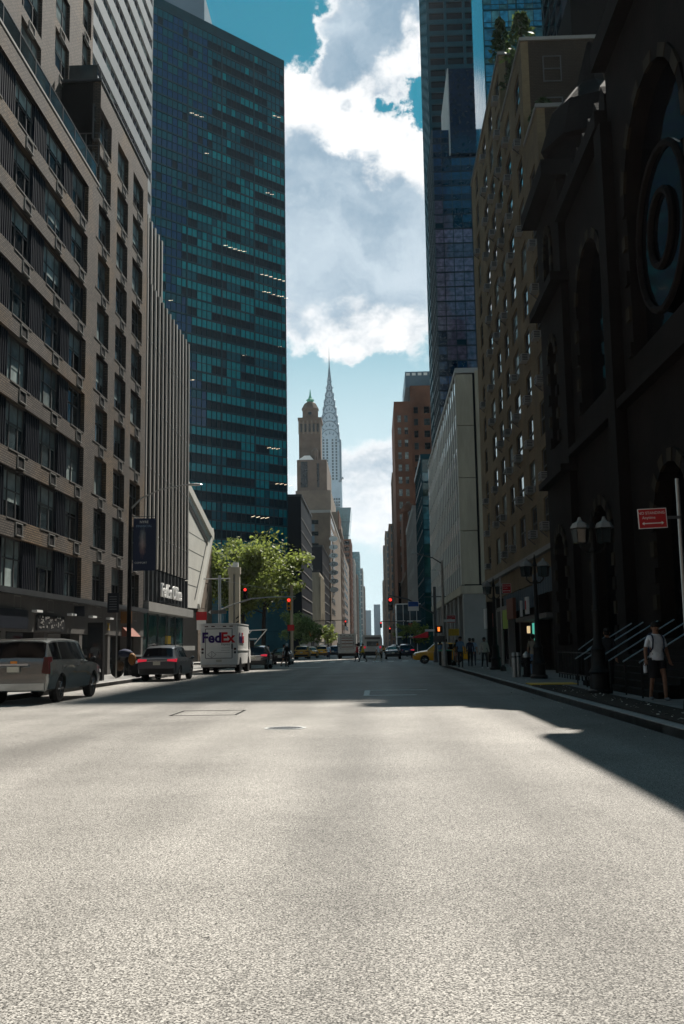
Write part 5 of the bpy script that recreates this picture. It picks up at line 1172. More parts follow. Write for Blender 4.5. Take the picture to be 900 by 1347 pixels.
car('yellow_taxi', 'yellow taxi at the head of the line beside the small tree', 'crossover', 'taxi', (-8.0, 149, 0), taxi=True, detail=False, group='taxis in the left lane')
car('turning_taxi', 'yellow electric taxi with dark windows turning out of the side street', 'crossover', 'taxi', (5.3, 83.2, 0), R(90), taxi=True, cat='taxi')
car('dark_blue_van', 'dark blue car in the lane beside the white box truck', 'crossover', 'car_blue', (-6.4, 150, 0), detail=False)
car('white_hatchback', 'small white car tucked in between the taxis and the box truck', 'crossover', 'van_white', (-5.2, 168, 0), detail=False)
car('black_saloon', 'black saloon with pale roof beyond the turning taxi', 'sedan', 'car_black', (1.9, 116, 0), detail=False)
car('blue_saloon', 'dark blue saloon waiting by the right kerb ahead', 'crossover', 'car_blue', (3.6, 122, 0), lit=True, detail=False)
car('grey_saloon', 'grey saloon at the right kerb under the awnings', 'sedan', 'car_grey', (3.5, 140, 0), lit=True, detail=False)
rr = random.Random(44)
for k, (x, y, pnt, kd, lb) in enumerate(((-9.3, 166, 'car_black', 'crossover', 'black car parked past the taxi line'), (-9.2, 190, 'taxi', 'sedan', 'distant yellow cab past the second crossing'), (-5.5, 205, 'car_silver', 'crossover', 'distant silver car in the middle lane'), (-2.0, 172, 'car_grey', 'crossover', 'grey car ahead of the pale bus'), (3.4, 185, 'car_black', 'crossover', 'distant black car at the right kerb'), (1.0, 220, 'taxi', 'crossover', 'distant yellow cab in the right lane'), (-8.8, 230, 'car_blue', 'sedan', 'distant dark blue car on the left'))):
    car('distant_car', lb, kd, pnt, (x, y, 0), detail=False, lit=k % 2 == 0, group='cars far down the avenue')

def box_truck(name, label, loc, paint, W=2.25, L=6.4, H=2.95, z0=0.52, rz=0.0, brand=True, cat='truck', rust=False):
    r = thing(name, label, cat, loc, rz); y0 = -L/2
    b = MB(); hw = W/2
    # body with a rounded nose and sloped windscreen
    prof = [(y0, z0), (y0, H), (L/2-1.2, H), (L/2-0.75, H-0.25), (L/2-0.35, 1.55), (L/2, 1.35), (L/2, z0)]
    b.prism(prof, 'x', -hw, hw); bo = b.build('body', paint, r)
    bv = bo.modifiers.new('bevel', 'BEVEL'); bv.width = 0.05; bv.segments = 2; bv.limit_method = 'ANGLE'
    MB().box(-hw-0.02, hw+0.02, y0-0.03, L/2-1.15, H, H+0.07).build('roof', 'sign_white', r)
    MB().box(-hw*0.86, hw*0.86, y0+0.1, L/2-0.2, 0.32, z0).build('chassis', 'car_trim', r)
    # rear door
    dw = hw*0.70
    d = MB().box(-dw, dw, y0-0.03, y0-0.001, z0+0.42, H-0.28); do = d.build('rear_door', paint, r)
    sm = MB()
    for x0, x1, za, zb in ((-dw-0.035, -dw-0.003, z0+0.40, H-0.25), (dw+0.003, dw+0.035, z0+0.40, H-0.25)): sm.box(x0, x1, y0-0.035, y0-0.001, za, zb)
    sm.box(-dw-0.003, dw+0.003, y0-0.035, y0-0.001, H-0.279, H-0.25); sm.box(-dw-0.003, dw+0.003, y0-0.035, y0-0.001, z0+0.39, z0+0.419); sm.build('door_seal', 'car_trim', r)
    MB().box(dw-0.02, dw+0.06, y0-0.07, y0-0.036, z0+0.95, z0+1.25).build('door_latch', 'car_trim', do)
    for x in (-0.75, -0.35, 0, 0.35, 0.75): MB().box(x-0.10, x+0.10, y0-0.04, y0-0.002, H-0.15, H-0.09).build('marker_lamp', 'tail' if x else 'sign_white', r)
    for s in (-1, 1):
        for z, mm in ((z0+0.95, 'tail'), (z0+0.75, 'dark_metal')): MB().lathe([(0.075, -0.03), (0.075, 0.0)], (s*(hw-0.14), y0, z), 12, ax='y').build('rear_lamp', mm, r)
    MB().box(-hw+0.08, hw-0.08, y0-0.22, y0-0.002, z0-0.12, z0+0.02).build('bumper', 'metal', r); MB().box(-0.17, 0.17, y0-0.03, y0-0.002, z0+0.18, z0+0.32).build('number_plate', 'plate', r)
    MB().box(hw+0.001, hw+0.03, y0+0.05, L/2-1.3, z0+0.82, z0+0.90).build('rub_rail', paint, r); MB().box(-hw-0.03, -hw-0.001, y0+0.05, L/2-1.3, z0+0.82, z0+0.90).build('rub_rail', paint, r)
    for s in (-1, 1):
        MB().box(min(s*hw, s*(hw+0.01)), max(s*hw, s*(hw+0.01)), L/2-1.25, L/2-0.7, 1.45, H-0.5).build('cab_window', 'glass_black', r)
        for y in (y0+1.35, L/2-1.15):
            wheel(r, s*(hw-0.16), y, 0.40, 0.28, 'metal', 5)
            MB().lathe([(0.52, -0.01 if s < 0 else -0.004), (0.52, 0.004 if s < 0 else 0.01)], (s*hw, y, 0.46), 20, ax='x').build('wheel_arch', 'car_trim', r)
        MB().box(min(s*(hw+0.03), s*(hw+0.33)), max(s*(hw+0.03), s*(hw+0.33)), L/2-0.7, L/2-0.62, 1.55, 2.0).build('mirror', 'car_trim', r)
    if brand:
        yb = y0-0.045
        for s, tx, m, x in (('a', 'Fed', 'fed_purple', -0.43), ('a', 'Ex', 'fed_red', 0.54)):
            text(tx, 0.84, m, r, (x, yb, H-0.82), (HALF, 0, 0), 0.008, bold=0.028, sx=0.98)
        text('Express', 0.17, 'store_grey', r, (0.42, yb, H-1.2), (HALF, 0, 0), 0.004)
        for k in range(3): MB().box(0.15 if k < 2 else -0.2, 0.68, y0-0.04, y0-0.031, H-1.42-k*0.14, H-1.405-k*0.14).build('small_print', 'store_grey', do)
        dm = MB()
        for a in range(4):
            p = [(0.26*math.cos(a*HALF), 0.2*math.sin(a*HALF)) for a in (a, a+1)]; dm.tube([(-0.42+p[0][0], y0-0.036, H-1.8+p[0][1]), (-0.42+p[1][0], y0-0.036, H-1.8+p[1][1])], 0.012, 4)
        dm.tube([(-0.42, y0-0.036, H-1.97), (-0.42, y0-0.036, H-1.63)], 0.012, 4); dm.build('diamond_mark', 'store_grey', do)
        xs = hw+0.03
        text('Fed', 0.85, 'fed_purple', r, (xs, y0+1.25, H-0.85), (HALF, 0, HALF), 0.008, bold=0.028); text('Ex', 0.85, 'fed_red', r, (xs, y0+2.35, H-0.85), (HALF, 0, HALF), 0.008, bold=0.028)
    return r
box_truck('delivery_truck', 'white delivery truck with purple and red lettering parked at the kerb', (-9.5, 63.6, 0), 'van_white')
t = box_truck('box_truck', 'pale box truck with cage doors in the middle lane', (-3.6, 128, 0), 'truck_white', 2.3, 7, 3.0, 0.8, brand=False)
for k in range(4): MB().tube([(-0.7+k*0.47, -3.56, 1.3), (-0.7+k*0.47, -3.56, 2.6)], 0.03, 5).build('cage_bar', 'metal', t)
for z in (1.4, 1.8, 2.2, 2.5): MB().box(-0.75, 0.75, -3.545, -3.535, z, z+0.1).build('faded_lettering', 'sign_terracotta', t)
def bus():
    r = thing('city_bus', 'pale shuttle bus with a wide rear window ahead of the crossing', 'bus', (-0.45, 128, 0))
    b = MB().prism([(-1.2, 0.35), (1.2, 0.35), (1.2, 2.4), (1.08, 2.85), (-1.08, 2.85), (-1.2, 2.4)], 'y', -4.5, 4.5).build('body', 'truck_white', r)
    MB().box(-0.72, 0.72, -4.53, -4.501, 1.5, 2.1).build('rear_window', 'glass_black', r); MB().box(-0.95, 0.95, -4.52, -4.501, 2.35, 2.6).build('destination_band', 'store_grey', r)
    for s in (-1, 1):
        MB().box(s*0.95-0.1, s*0.95+0.1, -4.53, -4.501, 1.25, 1.5).build('taillight', 'tail_lit', r)
        MB().box(min(s*1.2, s*1.21), max(s*1.2, s*1.21), -4.0, 3.8, 1.4, 2.2).build('side_window', 'glass_black', r)
        for y in (-2.6, 2.8): wheel(r, s*1.05, y, 0.45, 0.28, 'metal')
    MB().box(-1.21, 1.21, -4.6, -4.501, 0.35, 0.85).build('bumper', 'car_trim', r)
bus()
# ------------------------------------------------------------------ trees
def tree(name, label, loc, h, crown, n, leaf, seed, trunk_r=0.22, stems=((0, 0),), lean=0.0, crown_base=0.3, lsize=0.22, spread=1.0):
    r = thing(name, label, 'tree', loc); rnd = random.Random(seed); tips = []
    tb = MB(); limbs = MB()
    for sx, sy in stems:
        pts = [Vector((sx, sy, 0)), Vector((sx*1.05+0.05, sy, h*0.28)), Vector((sx*1.2+lean, sy, h*0.5)), Vector((sx*1.6+lean, sy*1.2, h*0.78))]
        tb.tube(pts, [trunk_r, trunk_r*0.8, trunk_r*0.6, trunk_r*0.2], 9)
        for k in range(16):
            t = rnd.uniform(crown_base, 0.95); f = t*3; i = min(int(f), 2); p = pts[i].lerp(pts[i+1], f-i)
            a = rnd.uniform(0, 6.28); L = crown*rnd.uniform(0.5, 1.0)*(1.15-0.5*abs(t-0.55)*2)*spread
            q = p+Vector((math.cos(a)*L, math.sin(a)*L, L*rnd.uniform(0.15, 0.75))); m = p.lerp(q, 0.5)+Vector((0, 0, -0.12*L))
            limbs.tube([p, m, q], [trunk_r*0.32, trunk_r*0.18, 0.02], 5); tips += [m.lerp(q, 0.5), q, m]
            for j in range(3):
                a2 = a+rnd.uniform(-1.1, 1.1); q2 = m.lerp(q, rnd.uniform(0.2, 0.8))+Vector((math.cos(a2), math.sin(a2), rnd.uniform(0.1, 0.9)))*L*0.38
                limbs.tube([m.lerp(q, 0.4), q2], [trunk_r*0.12, 0.012], 4); tips.append(q2)
        tips += [pts[3], pts[3]+Vector((0, 0, h*0.1))]
    tr_ = tb.build('trunk', 'bark', r, smooth=50); limbs.build('limbs', 'bark', tr_, smooth=50)
    cl = MB(); per = n//len(tips)
    for c in tips:
        R0 = crown*rnd.uniform(0.16, 0.34)
        for i in range(per):
            v = Vector((rnd.gauss(0, 1), rnd.gauss(0, 1), rnd.gauss(0, 0.62))); v = v.normalized()*R0*rnd.random()**0.45
            p = c+v; d = Vector((rnd.gauss(0, 1), rnd.gauss(0, 1), rnd.gauss(0.9, 0.8))).normalized(); e = d.orthogonal().normalized(); ang = rnd.uniform(0, 6.28)
            e = e*math.cos(ang)+d.cross(e)*math.sin(ang); f = d.cross(e); s = lsize*rnd.uniform(0.6, 1.3)
            cl.face([p-f*s, p+e*s*0.5, p+f*s, p-e*s*0.5])
    put(cl.mesh('crown', leaf, fix=False), 'crown', r); return r
tree('street_tree', 'full green street tree with two slim trunks before the teal tower', (-13.4, 119, 0.1), 16.2, 5.6, 15000, 'leaf', 11, 0.30, ((0, 0), (-2.6, 2.0)), 0.3, 0.40, 0.26)
tree('young_street_tree', 'small pale green tree beside the line of taxis', (-12.6, 165, 0.1), 7.6, 3.0, 3800, 'leaf_pale', 5, 0.14, ((0, 0),), 0, 0.35, 0.22)
for k, (x, y, h, lb) in enumerate(((-12.8, 205, 7, 'distant street tree by the cream building'), (6.6, 172, 6, 'dark street tree by the green glass building'), (6.6, 235, 7, 'distant tree under the brown tower'), (-12.6, 262, 8, 'distant tree by the second navy block'))):
    tree('distant_street_tree', lb, (x, y, 0.1), h, 2.4, 1500, 'leaf', 30+k, 0.12, ((0, 0),), 0, 0.35, 0.3)

# ------------------------------------------------------------------ street furniture
def lantern_post(label, loc, h=4.9):
    r = thing('lantern_post', label, 'street lamp', loc, 0, 'cast iron lantern posts by the church')
    MB().lathe([(0.34, 0), (0.34, 0.12), (0.27, 0.16), (0.25, 0.55), (0.29, 0.6), (0.20, 0.72), (0.18, 1.15), (0.21, 1.2), (0.12, 1.35), (0.10, 2.2), (0.125, 2.24), (0.085, 2.3), (0.07, h-1.15), (0.11, h-1.1), (0.06, h-1.0)], seg=12).build('post', 'iron', r, smooth=35)
    for a in range(2):
        s = (-1, 1)[a]
        MB().tube([(0, 0, h-1.15), (s*0.2, 0, h-1.12), (s*0.33, 0, h-0.98), (s*0.33, 0, h-0.9)], 0.03, 6).build('arm', 'iron', r)
        l = MB().lathe([(0.12, 0), (0.2, 0.03), (0.24, 0.40), (0.19, 0.42)], (s*0.33, 0, h-0.9), 6).build('lantern_glass', 'glass_sash', r)
        MB().lathe([(0.27, 0.43), (0.20, 0.56), (0.08, 0.62), (0.03, 0.74)], (s*0.33, 0, h-0.9), 6).build('lantern_cap', 'grey_stone', l)
        f = MB()
        for k in range(6):
            c, q = math.cos(k*math.pi/3), math.sin(k*math.pi/3); f.tube([(s*0.33+0.2*c, 0.2*q, h-0.88), (s*0.33+0.245*c, 0.245*q, h-0.48)], 0.014, 4)
        f.build('lantern_frame', 'iron', l)
    MB().lathe([(0.06, h-1.0), (0.05, h-0.5), (0.10, h-0.45), (0.05, h-0.3), (0.015, h)], seg=8).build('finial', 'iron', r)
lantern_post('ornate iron lantern post standing in the soil bed by the church steps', (5.95, 27.2, 0.12), 4.95)
lantern_post('ornate iron lantern post beside the fire hydrant', (6.3, 39.4, 0.15), 4.85)
lantern_post('ornate iron lantern post beside the small red parking sign', (6.35, 53.8, 0.15), 4.9)
def parking_sign(label, loc, h, zc, w, hh, tilt=0.0, words=True, dx=0.0):
    r = thing('parking_sign', label, 'sign', loc, 0); MB().tube([(0, 0, 0), (0, 0, h)], 0.04, 8).build('post', 'metal', r); MB().lathe([(0.16, 0), (0.14, 0.2), (0.05, 0.3)], seg=10).build('base', 'iron', r)
    cx = dx; p = MB().box(cx-w/2, cx+w/2, -0.075, -0.06, zc-hh/2, zc+hh/2).build('sign_plate', 'sign_white', r); p.rotation_euler = (0, tilt, 0)
    MB().box(cx-w/2+0.015, cx+w/2-0.015, -0.079, -0.0751, zc-hh/2+0.015, zc+hh/2-0.015).build('sign_face', 'sign_red', p)
    MB().box(min(0, cx), max(0.02, cx), -0.059, -0.03, zc-0.03, zc+0.03).build('clip', 'dark_metal', r)
    if words:
        text('NO STANDING', w*0.135, 'sign_white', p, (cx-w*0.03, -0.082, zc+hh*0.27), (HALF, 0, 0), 0.001); text('Anytime', w*0.135, 'sign_white', p, (cx-w*0.13, -0.082, zc+hh*0.04), (HALF, 0, 0), 0.001)
    MB().box(cx-w*0.33, cx+w*0.33, -0.084, -0.0795, zc-hh*0.27, zc-hh*0.22).build('arrow', 'sign_white', p)
    for s in (-1, 1): MB().prism([(cx+s*w*0.38, zc-hh*0.245), (cx+s*w*0.30, zc-hh*0.16), (cx+s*w*0.30, zc-hh*0.33)], 'y', -0.0842, -0.0797).build('arrow_head', 'sign_white', p)
    return r
parking_sign('red no standing sign on a tall grey pole by the church', (6.12, 20.0, 0.15), 4.6, 3.81, 0.57, 0.40, R(-2), True, -0.42)
parking_sign('small red parking sign on a grey pole next to the lantern post', (6.38, 51.0, 0.15), 4.75, 4.15, 0.46, 0.48, 0, True, 0.3)
parking_sign('red curb sign on the corner lamp pole side', (5.1, 66.6, 0.15), 3.4, 3.05, 0.6, 0.5, 0, True, -0.1)
def hydrant(loc):
    r = thing('fire_hydrant', 'dark fire hydrant with a silver bonnet on the right pavement', 'hydrant', loc)
    MB().lathe([(0.2, 0), (0.2, 0.08), (0.15, 0.1), (0.14, 0.72), (0.18, 0.75), (0.18, 0.80)], seg=14).build('barrel', 'black', r, smooth=35); MB().lathe([(0.17, 0.801), (0.15, 0.92), (0.06, 1.0), (0.04, 1.05)], seg=14).build('bonnet', 'metal', r, smooth=35)
    for s in (-1, 1): MB().lathe([(0.07, s*0.13), (0.07, s*0.24)], (0, 0, 0.6), 10, ax='x').build('outlet', 'black', r)
    MB().lathe([(0.09, -0.24), (0.09, -0.13)], (0, 0, 0.5), 10, ax='y').build('outlet', 'black', r)
hydrant((6.12, 41.3, 0.15))
for k, (x, y, lb) in enumerate(((5.6, 41.2, 'grey steel bollard at the kerb by the hydrant'), (5.85, 41.9, 'second grey steel bollard behind the kerb bollard'))):
    r_ = thing('bollard', lb, 'bollard', (x, y, 0.15), 0, 'bollards by the hydrant'); MB().lathe([(0.11, 0), (0.11, 0.95), (0.09, 1.0)], seg=14).build('tube', 'metal', r_, smooth=35); MB().lathe([(0.114, 0.8), (0.114, 0.86)], seg=14).build('band', 'dark_metal', r_)
def traffic_signal(parent, x, y, z, lit, m='signal_yellow', rz=0):
    b = MB().box(x-0.18, x+0.18, y-0.16, y+0.12, z-1.02, z).build('signal_housing', m, parent)
    for k in range(3):
        zz = z-0.17-k*0.34
        MB().lathe([(0.125, -0.19), (0.125, -0.165)], (x, y, zz), 14, ax='y').build('signal_lens', 'red_lit' if (k == 0 and lit) else 'glass_black', b)
        v = MB()
        for i in range(9):
            a0 = math.pi*i/8; v.tube([(x+0.145*math.cos(a0), y-0.16, zz+0.145*math.sin(a0)), (x+0.145*math.cos(a0), y-0.36, zz+0.145*math.sin(a0)-0.01)], 0.025, 4)
        v.build('visor', m, b)
def street_lamp_left():
    r = thing('street_lamp', 'tall slender street lamp with long curved arm and banner by the brick building', 'street lamp', (-13.15, 53, 0.15))
    MB().lathe([(0.26, 0), (0.22, 0.9), (0.13, 1.0), (0.115, 5), (0.09, 9.5)], seg=10).build('pole', 'iron', r, smooth=40)
    MB().tube([(0, 0, 8.9), (0.6, 0, 9.5), (1.6, 0, 9.95), (2.8, 0, 10.15), (3.35, 0, 10.2)], [0.06, 0.05, 0.045, 0.04, 0.04], 8).build('arm', 'metal', r)
    MB().ell((3.5, 0, 10.18), (0.42, 0.14, 0.07), 10, 6).build('lamp_head', 'metal', r)
    for z in (8.5, 5.6): MB().tube([(0, 0, z), (1.35, 0, z)], 0.02, 6).build('banner_arm', 'dark_metal', r)
    bn = thing('street_banner', 'dark navy banner with a glowing pale figure hung from the street lamp', 'banner', (-12.95, 52.9, 5.7))
    MB().box(0, 1.2, -0.02, 0.0, 0.0, 2.82).build('cloth', 'banner', bn)
    text('NYRE', 0.19, 'sign_white', bn, (0.58, -0.03, 2.62), (HALF, 0, 0), 0.001, bold=0.003); text('FINANCIAL', 0.17, 'c_sky', bn, (0.58, -0.03, 2.4), (HALF, 0, 0), 0.001)
    text('COMFORT', 0.14, 'sign_white', bn, (0.42, -0.03, 0.42), (HALF, 0, 0), 0.001); 
def banner_mat():
    m = bpy.data.materials.new('banner'); m.use_nodes = True; nt = m.node_tree; L = nt.links; b = nt.nodes['Principled BSDF']; b.inputs['Roughness'].default_value = 0.7
    tc = _n(nt, 'ShaderNodeTexCoord'); sp = _n(nt, 'ShaderNodeSeparateXYZ'); L.new(tc.outputs['Generated'], sp.inputs[0])
    vd = _n(nt, 'ShaderNodeVectorMath'); vd.operation = 'SUBTRACT'; L.new(tc.outputs['Generated'], vd.inputs[0]); vd.inputs[1].default_value = (0.42, 0.5, 0.55)
    vm = _n(nt, 'ShaderNodeVectorMath'); vm.operation = 'MULTIPLY'; L.new(vd.outputs[0], vm.inputs[0]); vm.inputs[1].default_value = (5.2, 0, 3.0)
    ln = _n(nt, 'ShaderNodeVectorMath'); ln.operation = 'LENGTH'; L.new(vm.outputs[0], ln.inputs[0])
    nz = _n(nt, 'ShaderNodeTexNoise'); nz.inputs['Scale'].default_value = 9; L.new(tc.outputs['Generated'], nz.inputs['Vector'])
    ad = _n(nt, 'ShaderNodeMath'); ad.operation = 'ADD'; L.new(ln.outputs['Value'], ad.inputs[0]); L.new(nz.outputs['Fac'], ad.inputs[1])
    mr = _n(nt, 'ShaderNodeMapRange'); mr.inputs[1].default_value = 1.5; mr.inputs[2].default_value = 0.5; L.new(ad.outputs[0], mr.inputs[0])
    c2 = _n(nt, 'ShaderNodeMix'); c2.data_type = 'RGBA'; L.new(sp.outputs[2], c2.inputs[0]); c2.inputs[6].default_value = (0.55, 0.16, 0.10, 1); c2.inputs[7].default_value = (0.25, 0.42, 0.45, 1)
    mx = _n(nt, 'ShaderNodeMix'); mx.data_type = 'RGBA'; L.new(mr.outputs[0], mx.inputs[0]); mx.inputs[6].default_value = (0.008, 0.018, 0.06, 1); L.new(c2.outputs[2], mx.inputs[7]); L.new(mx.outputs[2], b.inputs['Base Color'])
    M['banner'] = m
banner_mat(); street_lamp_left()
def bus_stop():
    r = thing('bus_stop_sign', 'dark bus stop panel on a thin pole by the brick building', 'sign', (-12.5, 48, 0.15)); MB().tube([(0, 0, 0), (0, 0, 3.4)], 0.035, 8).build('post', 'metal', r)
    b = MB().box(-0.46, 0.1, -0.08, -0.02, 3.15, 4.1).build('panel', 'navy', r)
    for k in range(6): MB().box(-0.36, 0.0, -0.085, -0.0805, 3.3+k*0.12, 3.34+k*0.12).build('timetable_line', 'c_grey', b)
    r = thing('bus_route_sign', 'red and white bus route sign behind the delivery truck', 'sign', (-12.2, 72, 0.15)); MB().tube([(0, 0, 0), (0, 0, 3.9)], 0.035, 8).build('post', 'dark_metal', r)
    MB().box(-0.75, 0.0, -0.08, -0.04, 3.4, 4.0).build('red_panel', 'sign_red', r); MB().box(-0.72, -0.05, -0.08, -0.04, 2.7, 3.399).build('white_panel', 'sign_white', r)
bus_stop()
def mast_arm(name, label, loc, side, L, zp, za, lit, gx, curved=True):
    r = thing(name, label, 'traffic light', loc)
    MB().lathe([(0.24, 0), (0.2, 0.8), (0.13, 0.95), (0.12, zp)], seg=12).build('pole', 'metal' if curved else 'dark_metal', r, smooth=40)
    if curved: MB().tube([(0, 0, za-1.05), (side*1.2, 0, za-0.55), (side*2.8, 0, za-0.1), (side*4.2, 0, za), (side*L, 0, za)], [0.07, 0.065, 0.06, 0.05, 0.045], 8).build('mast_arm', 'metal', r)
    else: MB().tube([(0, 0, za-1.5), (side*1.0, 0, za-0.9), (side*2.2, 0, za-0.25), (side*L, 0, za+0.1)], [0.07, 0.065, 0.06, 0.05], 8).build('mast_arm', 'dark_metal', r)
    traffic_signal(r, side*gx, -0.1, za-0.12, lit, 'signal_yellow' if curved else 'iron')
    return r
r_ = mast_arm('traffic_light', 'grey mast arm with yellow traffic light over the left corner', (-13.3, 85, 0.14), 1, 6.5, 7.6, 5.65, True, 5.95)
MB().tube([(-1.4, 0, 7.3), (0.9, 0, 7.3)], 0.05, 6).build('cross_bar', 'metal', r_); MB().tube([(0, 0, 7.2), (6.4, 0, 5.9)], 0.012, 5).build('guy_wire', 'metal', r_)
MB().box(-0.75, 0.6, -0.2, -0.16, 4.3, 4.6).build('street_sign', 'store_grey', r_); MB().prism([(-0.95, 4.45), (-0.76, 4.3), (-0.76, 4.6)], 'y', -0.2, -0.16).build('arrow_head', 'sign_white', r_)
traffic_signal(r_, 1.95, 2.0, 6.6, True, 'iron')
r_ = mast_arm('traffic_light', 'dark mast arm with glowing red light over the right corner', (4.75, 80, 0.14), -1, 3.7, 6.0, 5.3, True, 3.55, False)
s_ = MB().box(-2.15, -1.3, -0.1, -0.06, 4.1, 4.85).build('street_sign', 'sign_white', r_); MB().box(-2.13, -1.32, -0.105, -0.101, 4.45, 4.83).build('blue_panel', 'sign_blue', s_)
MB().tube([(-0.9, 0, 5.2), (0.9, 0, 5.2)], 0.04, 6).build('cross_bar', 'dark_metal', r_); MB().box(-0.85, -0.1, -0.2, -0.15, 2.45, 2.62).build('one_way_arrow', 'sign_white', r_)
def ped_signal():
    r = thing('corner_lamp', 'grey corner street lamp carrying a lit orange walk signal', 'street lamp', (4.45, 66, 0.15))
    MB().lathe([(0.2, 0), (0.18, 0.9), (0.11, 1.0), (0.10, 4), (0.07, 6.9)], seg=10).build('pole', 'metal', r, smooth=40)
    MB().tube([(0, 0, 6.7), (-0.6, 0, 7.1), (-1.65, 0, 7.4)], 0.04, 6).build('arm', 'dark_metal', r); MB().ell((-1.8, 0, 7.4), (0.3, 0.12, 0.06), 8, 5).build('lamp_head', 'metal', r)
    MB().tube([(0, 0, 5.6), (-0.2, 0, 6.2), (-0.42, 0, 6.35), (-0.62, 0, 6.25)], 0.035, 6).build('small_arm', 'sign_white', r)
    b = MB().box(-0.55, -0.12, -0.22, 0.05, 2.15, 2.6).build('walk_signal', 'iron', r)
    hnd = MB().box(-0.40, -0.27, -0.235, -0.221, 2.25, 2.42); [hnd.box(-0.41+i*0.04, -0.38+i*0.04, -0.235, -0.221, 2.421, 2.52) for i in range(4)]; hnd.build('hand_symbol', 'orange_lit', b)
    MB().box(0.0, 0.75, -0.14, -0.10, 2.85, 3.02).build('one_way_arrow', 'sign_white', r); MB().box(0.3, 1.0, -0.14, -0.10, 1.95, 2.4).build('yellow_sign', 'c_yellow', r)
    MB().box(-0.7, 0.05, -0.14, -0.1, 1.55, 1.95).build('notice', 'store_grey', r)
ped_signal()
r_ = thing('litter_bin', 'dark litter bin with a green lid at the right corner', 'bin', (4.6, 67.4, 0.15)); MB().lathe([(0.34, 0), (0.42, 0.05), (0.46, 0.95)], seg=14).build('basket', 'iron', r_); MB().lathe([(0.48, 0.951), (0.48, 1.02), (0.3, 1.05)], seg=14).build('lid', 'sign_lime' if False else 'copper', r_)
def pylon():
    r = thing('camera_pylon', 'pale square pylon with floodlights on top beside the angular church', 'pylon', (-14.5, 102.5, 0.1))
    MB().box(-0.55, -0.08, -0.4, 0.4, 0, 9.0).build('shaft', 'cream_stone', r); MB().box(0.12, 0.55, -0.4, 0.4, 0, 9.0).build('shaft', 'cream_stone', r); MB().box(-0.08, 0.12, -0.2, 0.2, 0, 9.0).build('recess', 'grey_stone', r)
    MB().box(-0.62, 0.62, -0.48, 0.48, 9.0, 9.7).build('cap', 'cream_stone', r); MB().box(-0.15, 0.4, -0.3, 0.2, 9.701, 10.2).build('floodlight', 'sign_white', r); MB().tube([(-0.6, 0, 10.1), (-0.2, 0, 9.75)], 0.09, 6).build('camera', 'sign_white', r)
    for k in range(4): MB().prism([(0.2, 3.0+k*0.45), (0.5, 3.2+k*0.45), (0.5, 3.35+k*0.45), (0.2, 3.15+k*0.45)], 'y', -0.45, -0.401).build('stripe', 'store_dark', r)
    r = thing('sign_column', 'slim beige column with a small red sign by the tree trunks', 'column', (-9.9, 118, 0.05)); MB().lathe([(0.18, 0), (0.18, 8.8)], seg=10).build('column', 'cream_stone', r); MB().box(-0.5, 0.3, -0.3, -0.2, 3.4, 4.1).build('red_sign', 'sign_red', r)
    r = thing('entrance_canopy', 'slanted white steel frame of the plaza entrance', 'canopy', (-13.5, 110, 0.1))
    for a, b in (((-1.2, 0, 3.3), (1.5, 0, 3.4)), ((1.5, 0, 3.4), (-0.6, 0, 1.0)), ((-0.2, 0, 3.3), (-1.6, 0, 1.6)), ((-1.2, 0, 2.4), (0.4, 0, 2.4)), ((-0.6, 0, 1.0), (-0.6, 0, 0)), ((-1.6, 0, 1.6), (-1.6, 0, 0))): MB().tube([a, b], 0.06, 5).build('frame_bar', 'white_metal', r)
pylon()
def cart():
    r = thing('cargo_bicycle', 'parked cargo bicycle loaded with tan and mustard bags by the street lamp', 'bicycle', (-12.35, 49.6, 0.15), R(80))
    for y in (-0.55, 0.55):
        w = MB().lathe([(0.31, -0.02), (0.34, -0.02), (0.34, 0.02), (0.31, 0.02)], (0, y, 0.34), 20, ax='x').build('wheel', 'tyre', r)
        sp = MB(); [sp.tube([(0, y, 0.34), (0, y+0.31*math.cos(k*math.pi/5), 0.34+0.31*math.sin(k*math.pi/5))], 0.006, 4) for k in range(10)]; sp.build('spokes', 'metal', w)
    f = MB(); [f.tube(p, 0.02, 6) for p in ([(0, -0.55, 0.34), (0, -0.15, 0.8), (0, 0.4, 0.85), (0, 0.05, 0.35), (0, -0.15, 0.8)], [(0, -0.55, 0.34), (0, 0.05, 0.35)], [(0, 0.55, 0.34), (0, 0.4, 1.0)])]; f.build('frame', 'iron', r)
    MB().tube([(-0.3, 0.36, 1.02), (0.3, 0.36, 1.02)], 0.015, 6).build('handlebar', 'dark_metal', r); MB().ell((0, -0.18, 0.9), (0.08, 0.14, 0.04), 8, 5).build('saddle', 'black', r)
    for n_, l_, lc, sz, m_ in (('delivery_bag', 'square mustard delivery bag on the cargo bicycle', (-12.1, 49.5, 1.05), (0.2, 0.18, 0.3), 'sign_brown'), ('tan_sack', 'round tan sack strapped on the cargo bicycle', (-12.7, 49.4, 0.75), (0.24, 0.2, 0.26), 'c_brown'), ('blue_bundle', 'dark blue bundle on top of the cargo bicycle', (-12.5, 49.7, 1.35), (0.38, 0.3, 0.2), 'c_navy'), ('black_sack', 'black refuse sack slumped by the street lamp', (-12.3, 51.4, 0.52), (0.5, 0.4, 0.42), 'c_black')):
        b = MB().ell((0, 0, 0), sz, 12, 8); rn = random.Random(len(l_)); b.v = [(x*(1+rn.uniform(-.12, .12)), y*(1+rn.uniform(-.12, .12)), z*(1+rn.uniform(-.08, .08))) for x, y, z in b.v]
        o = b.build(n_, m_, None, loc=lc, smooth=60); tag(o, l_, 'bag')
cart()
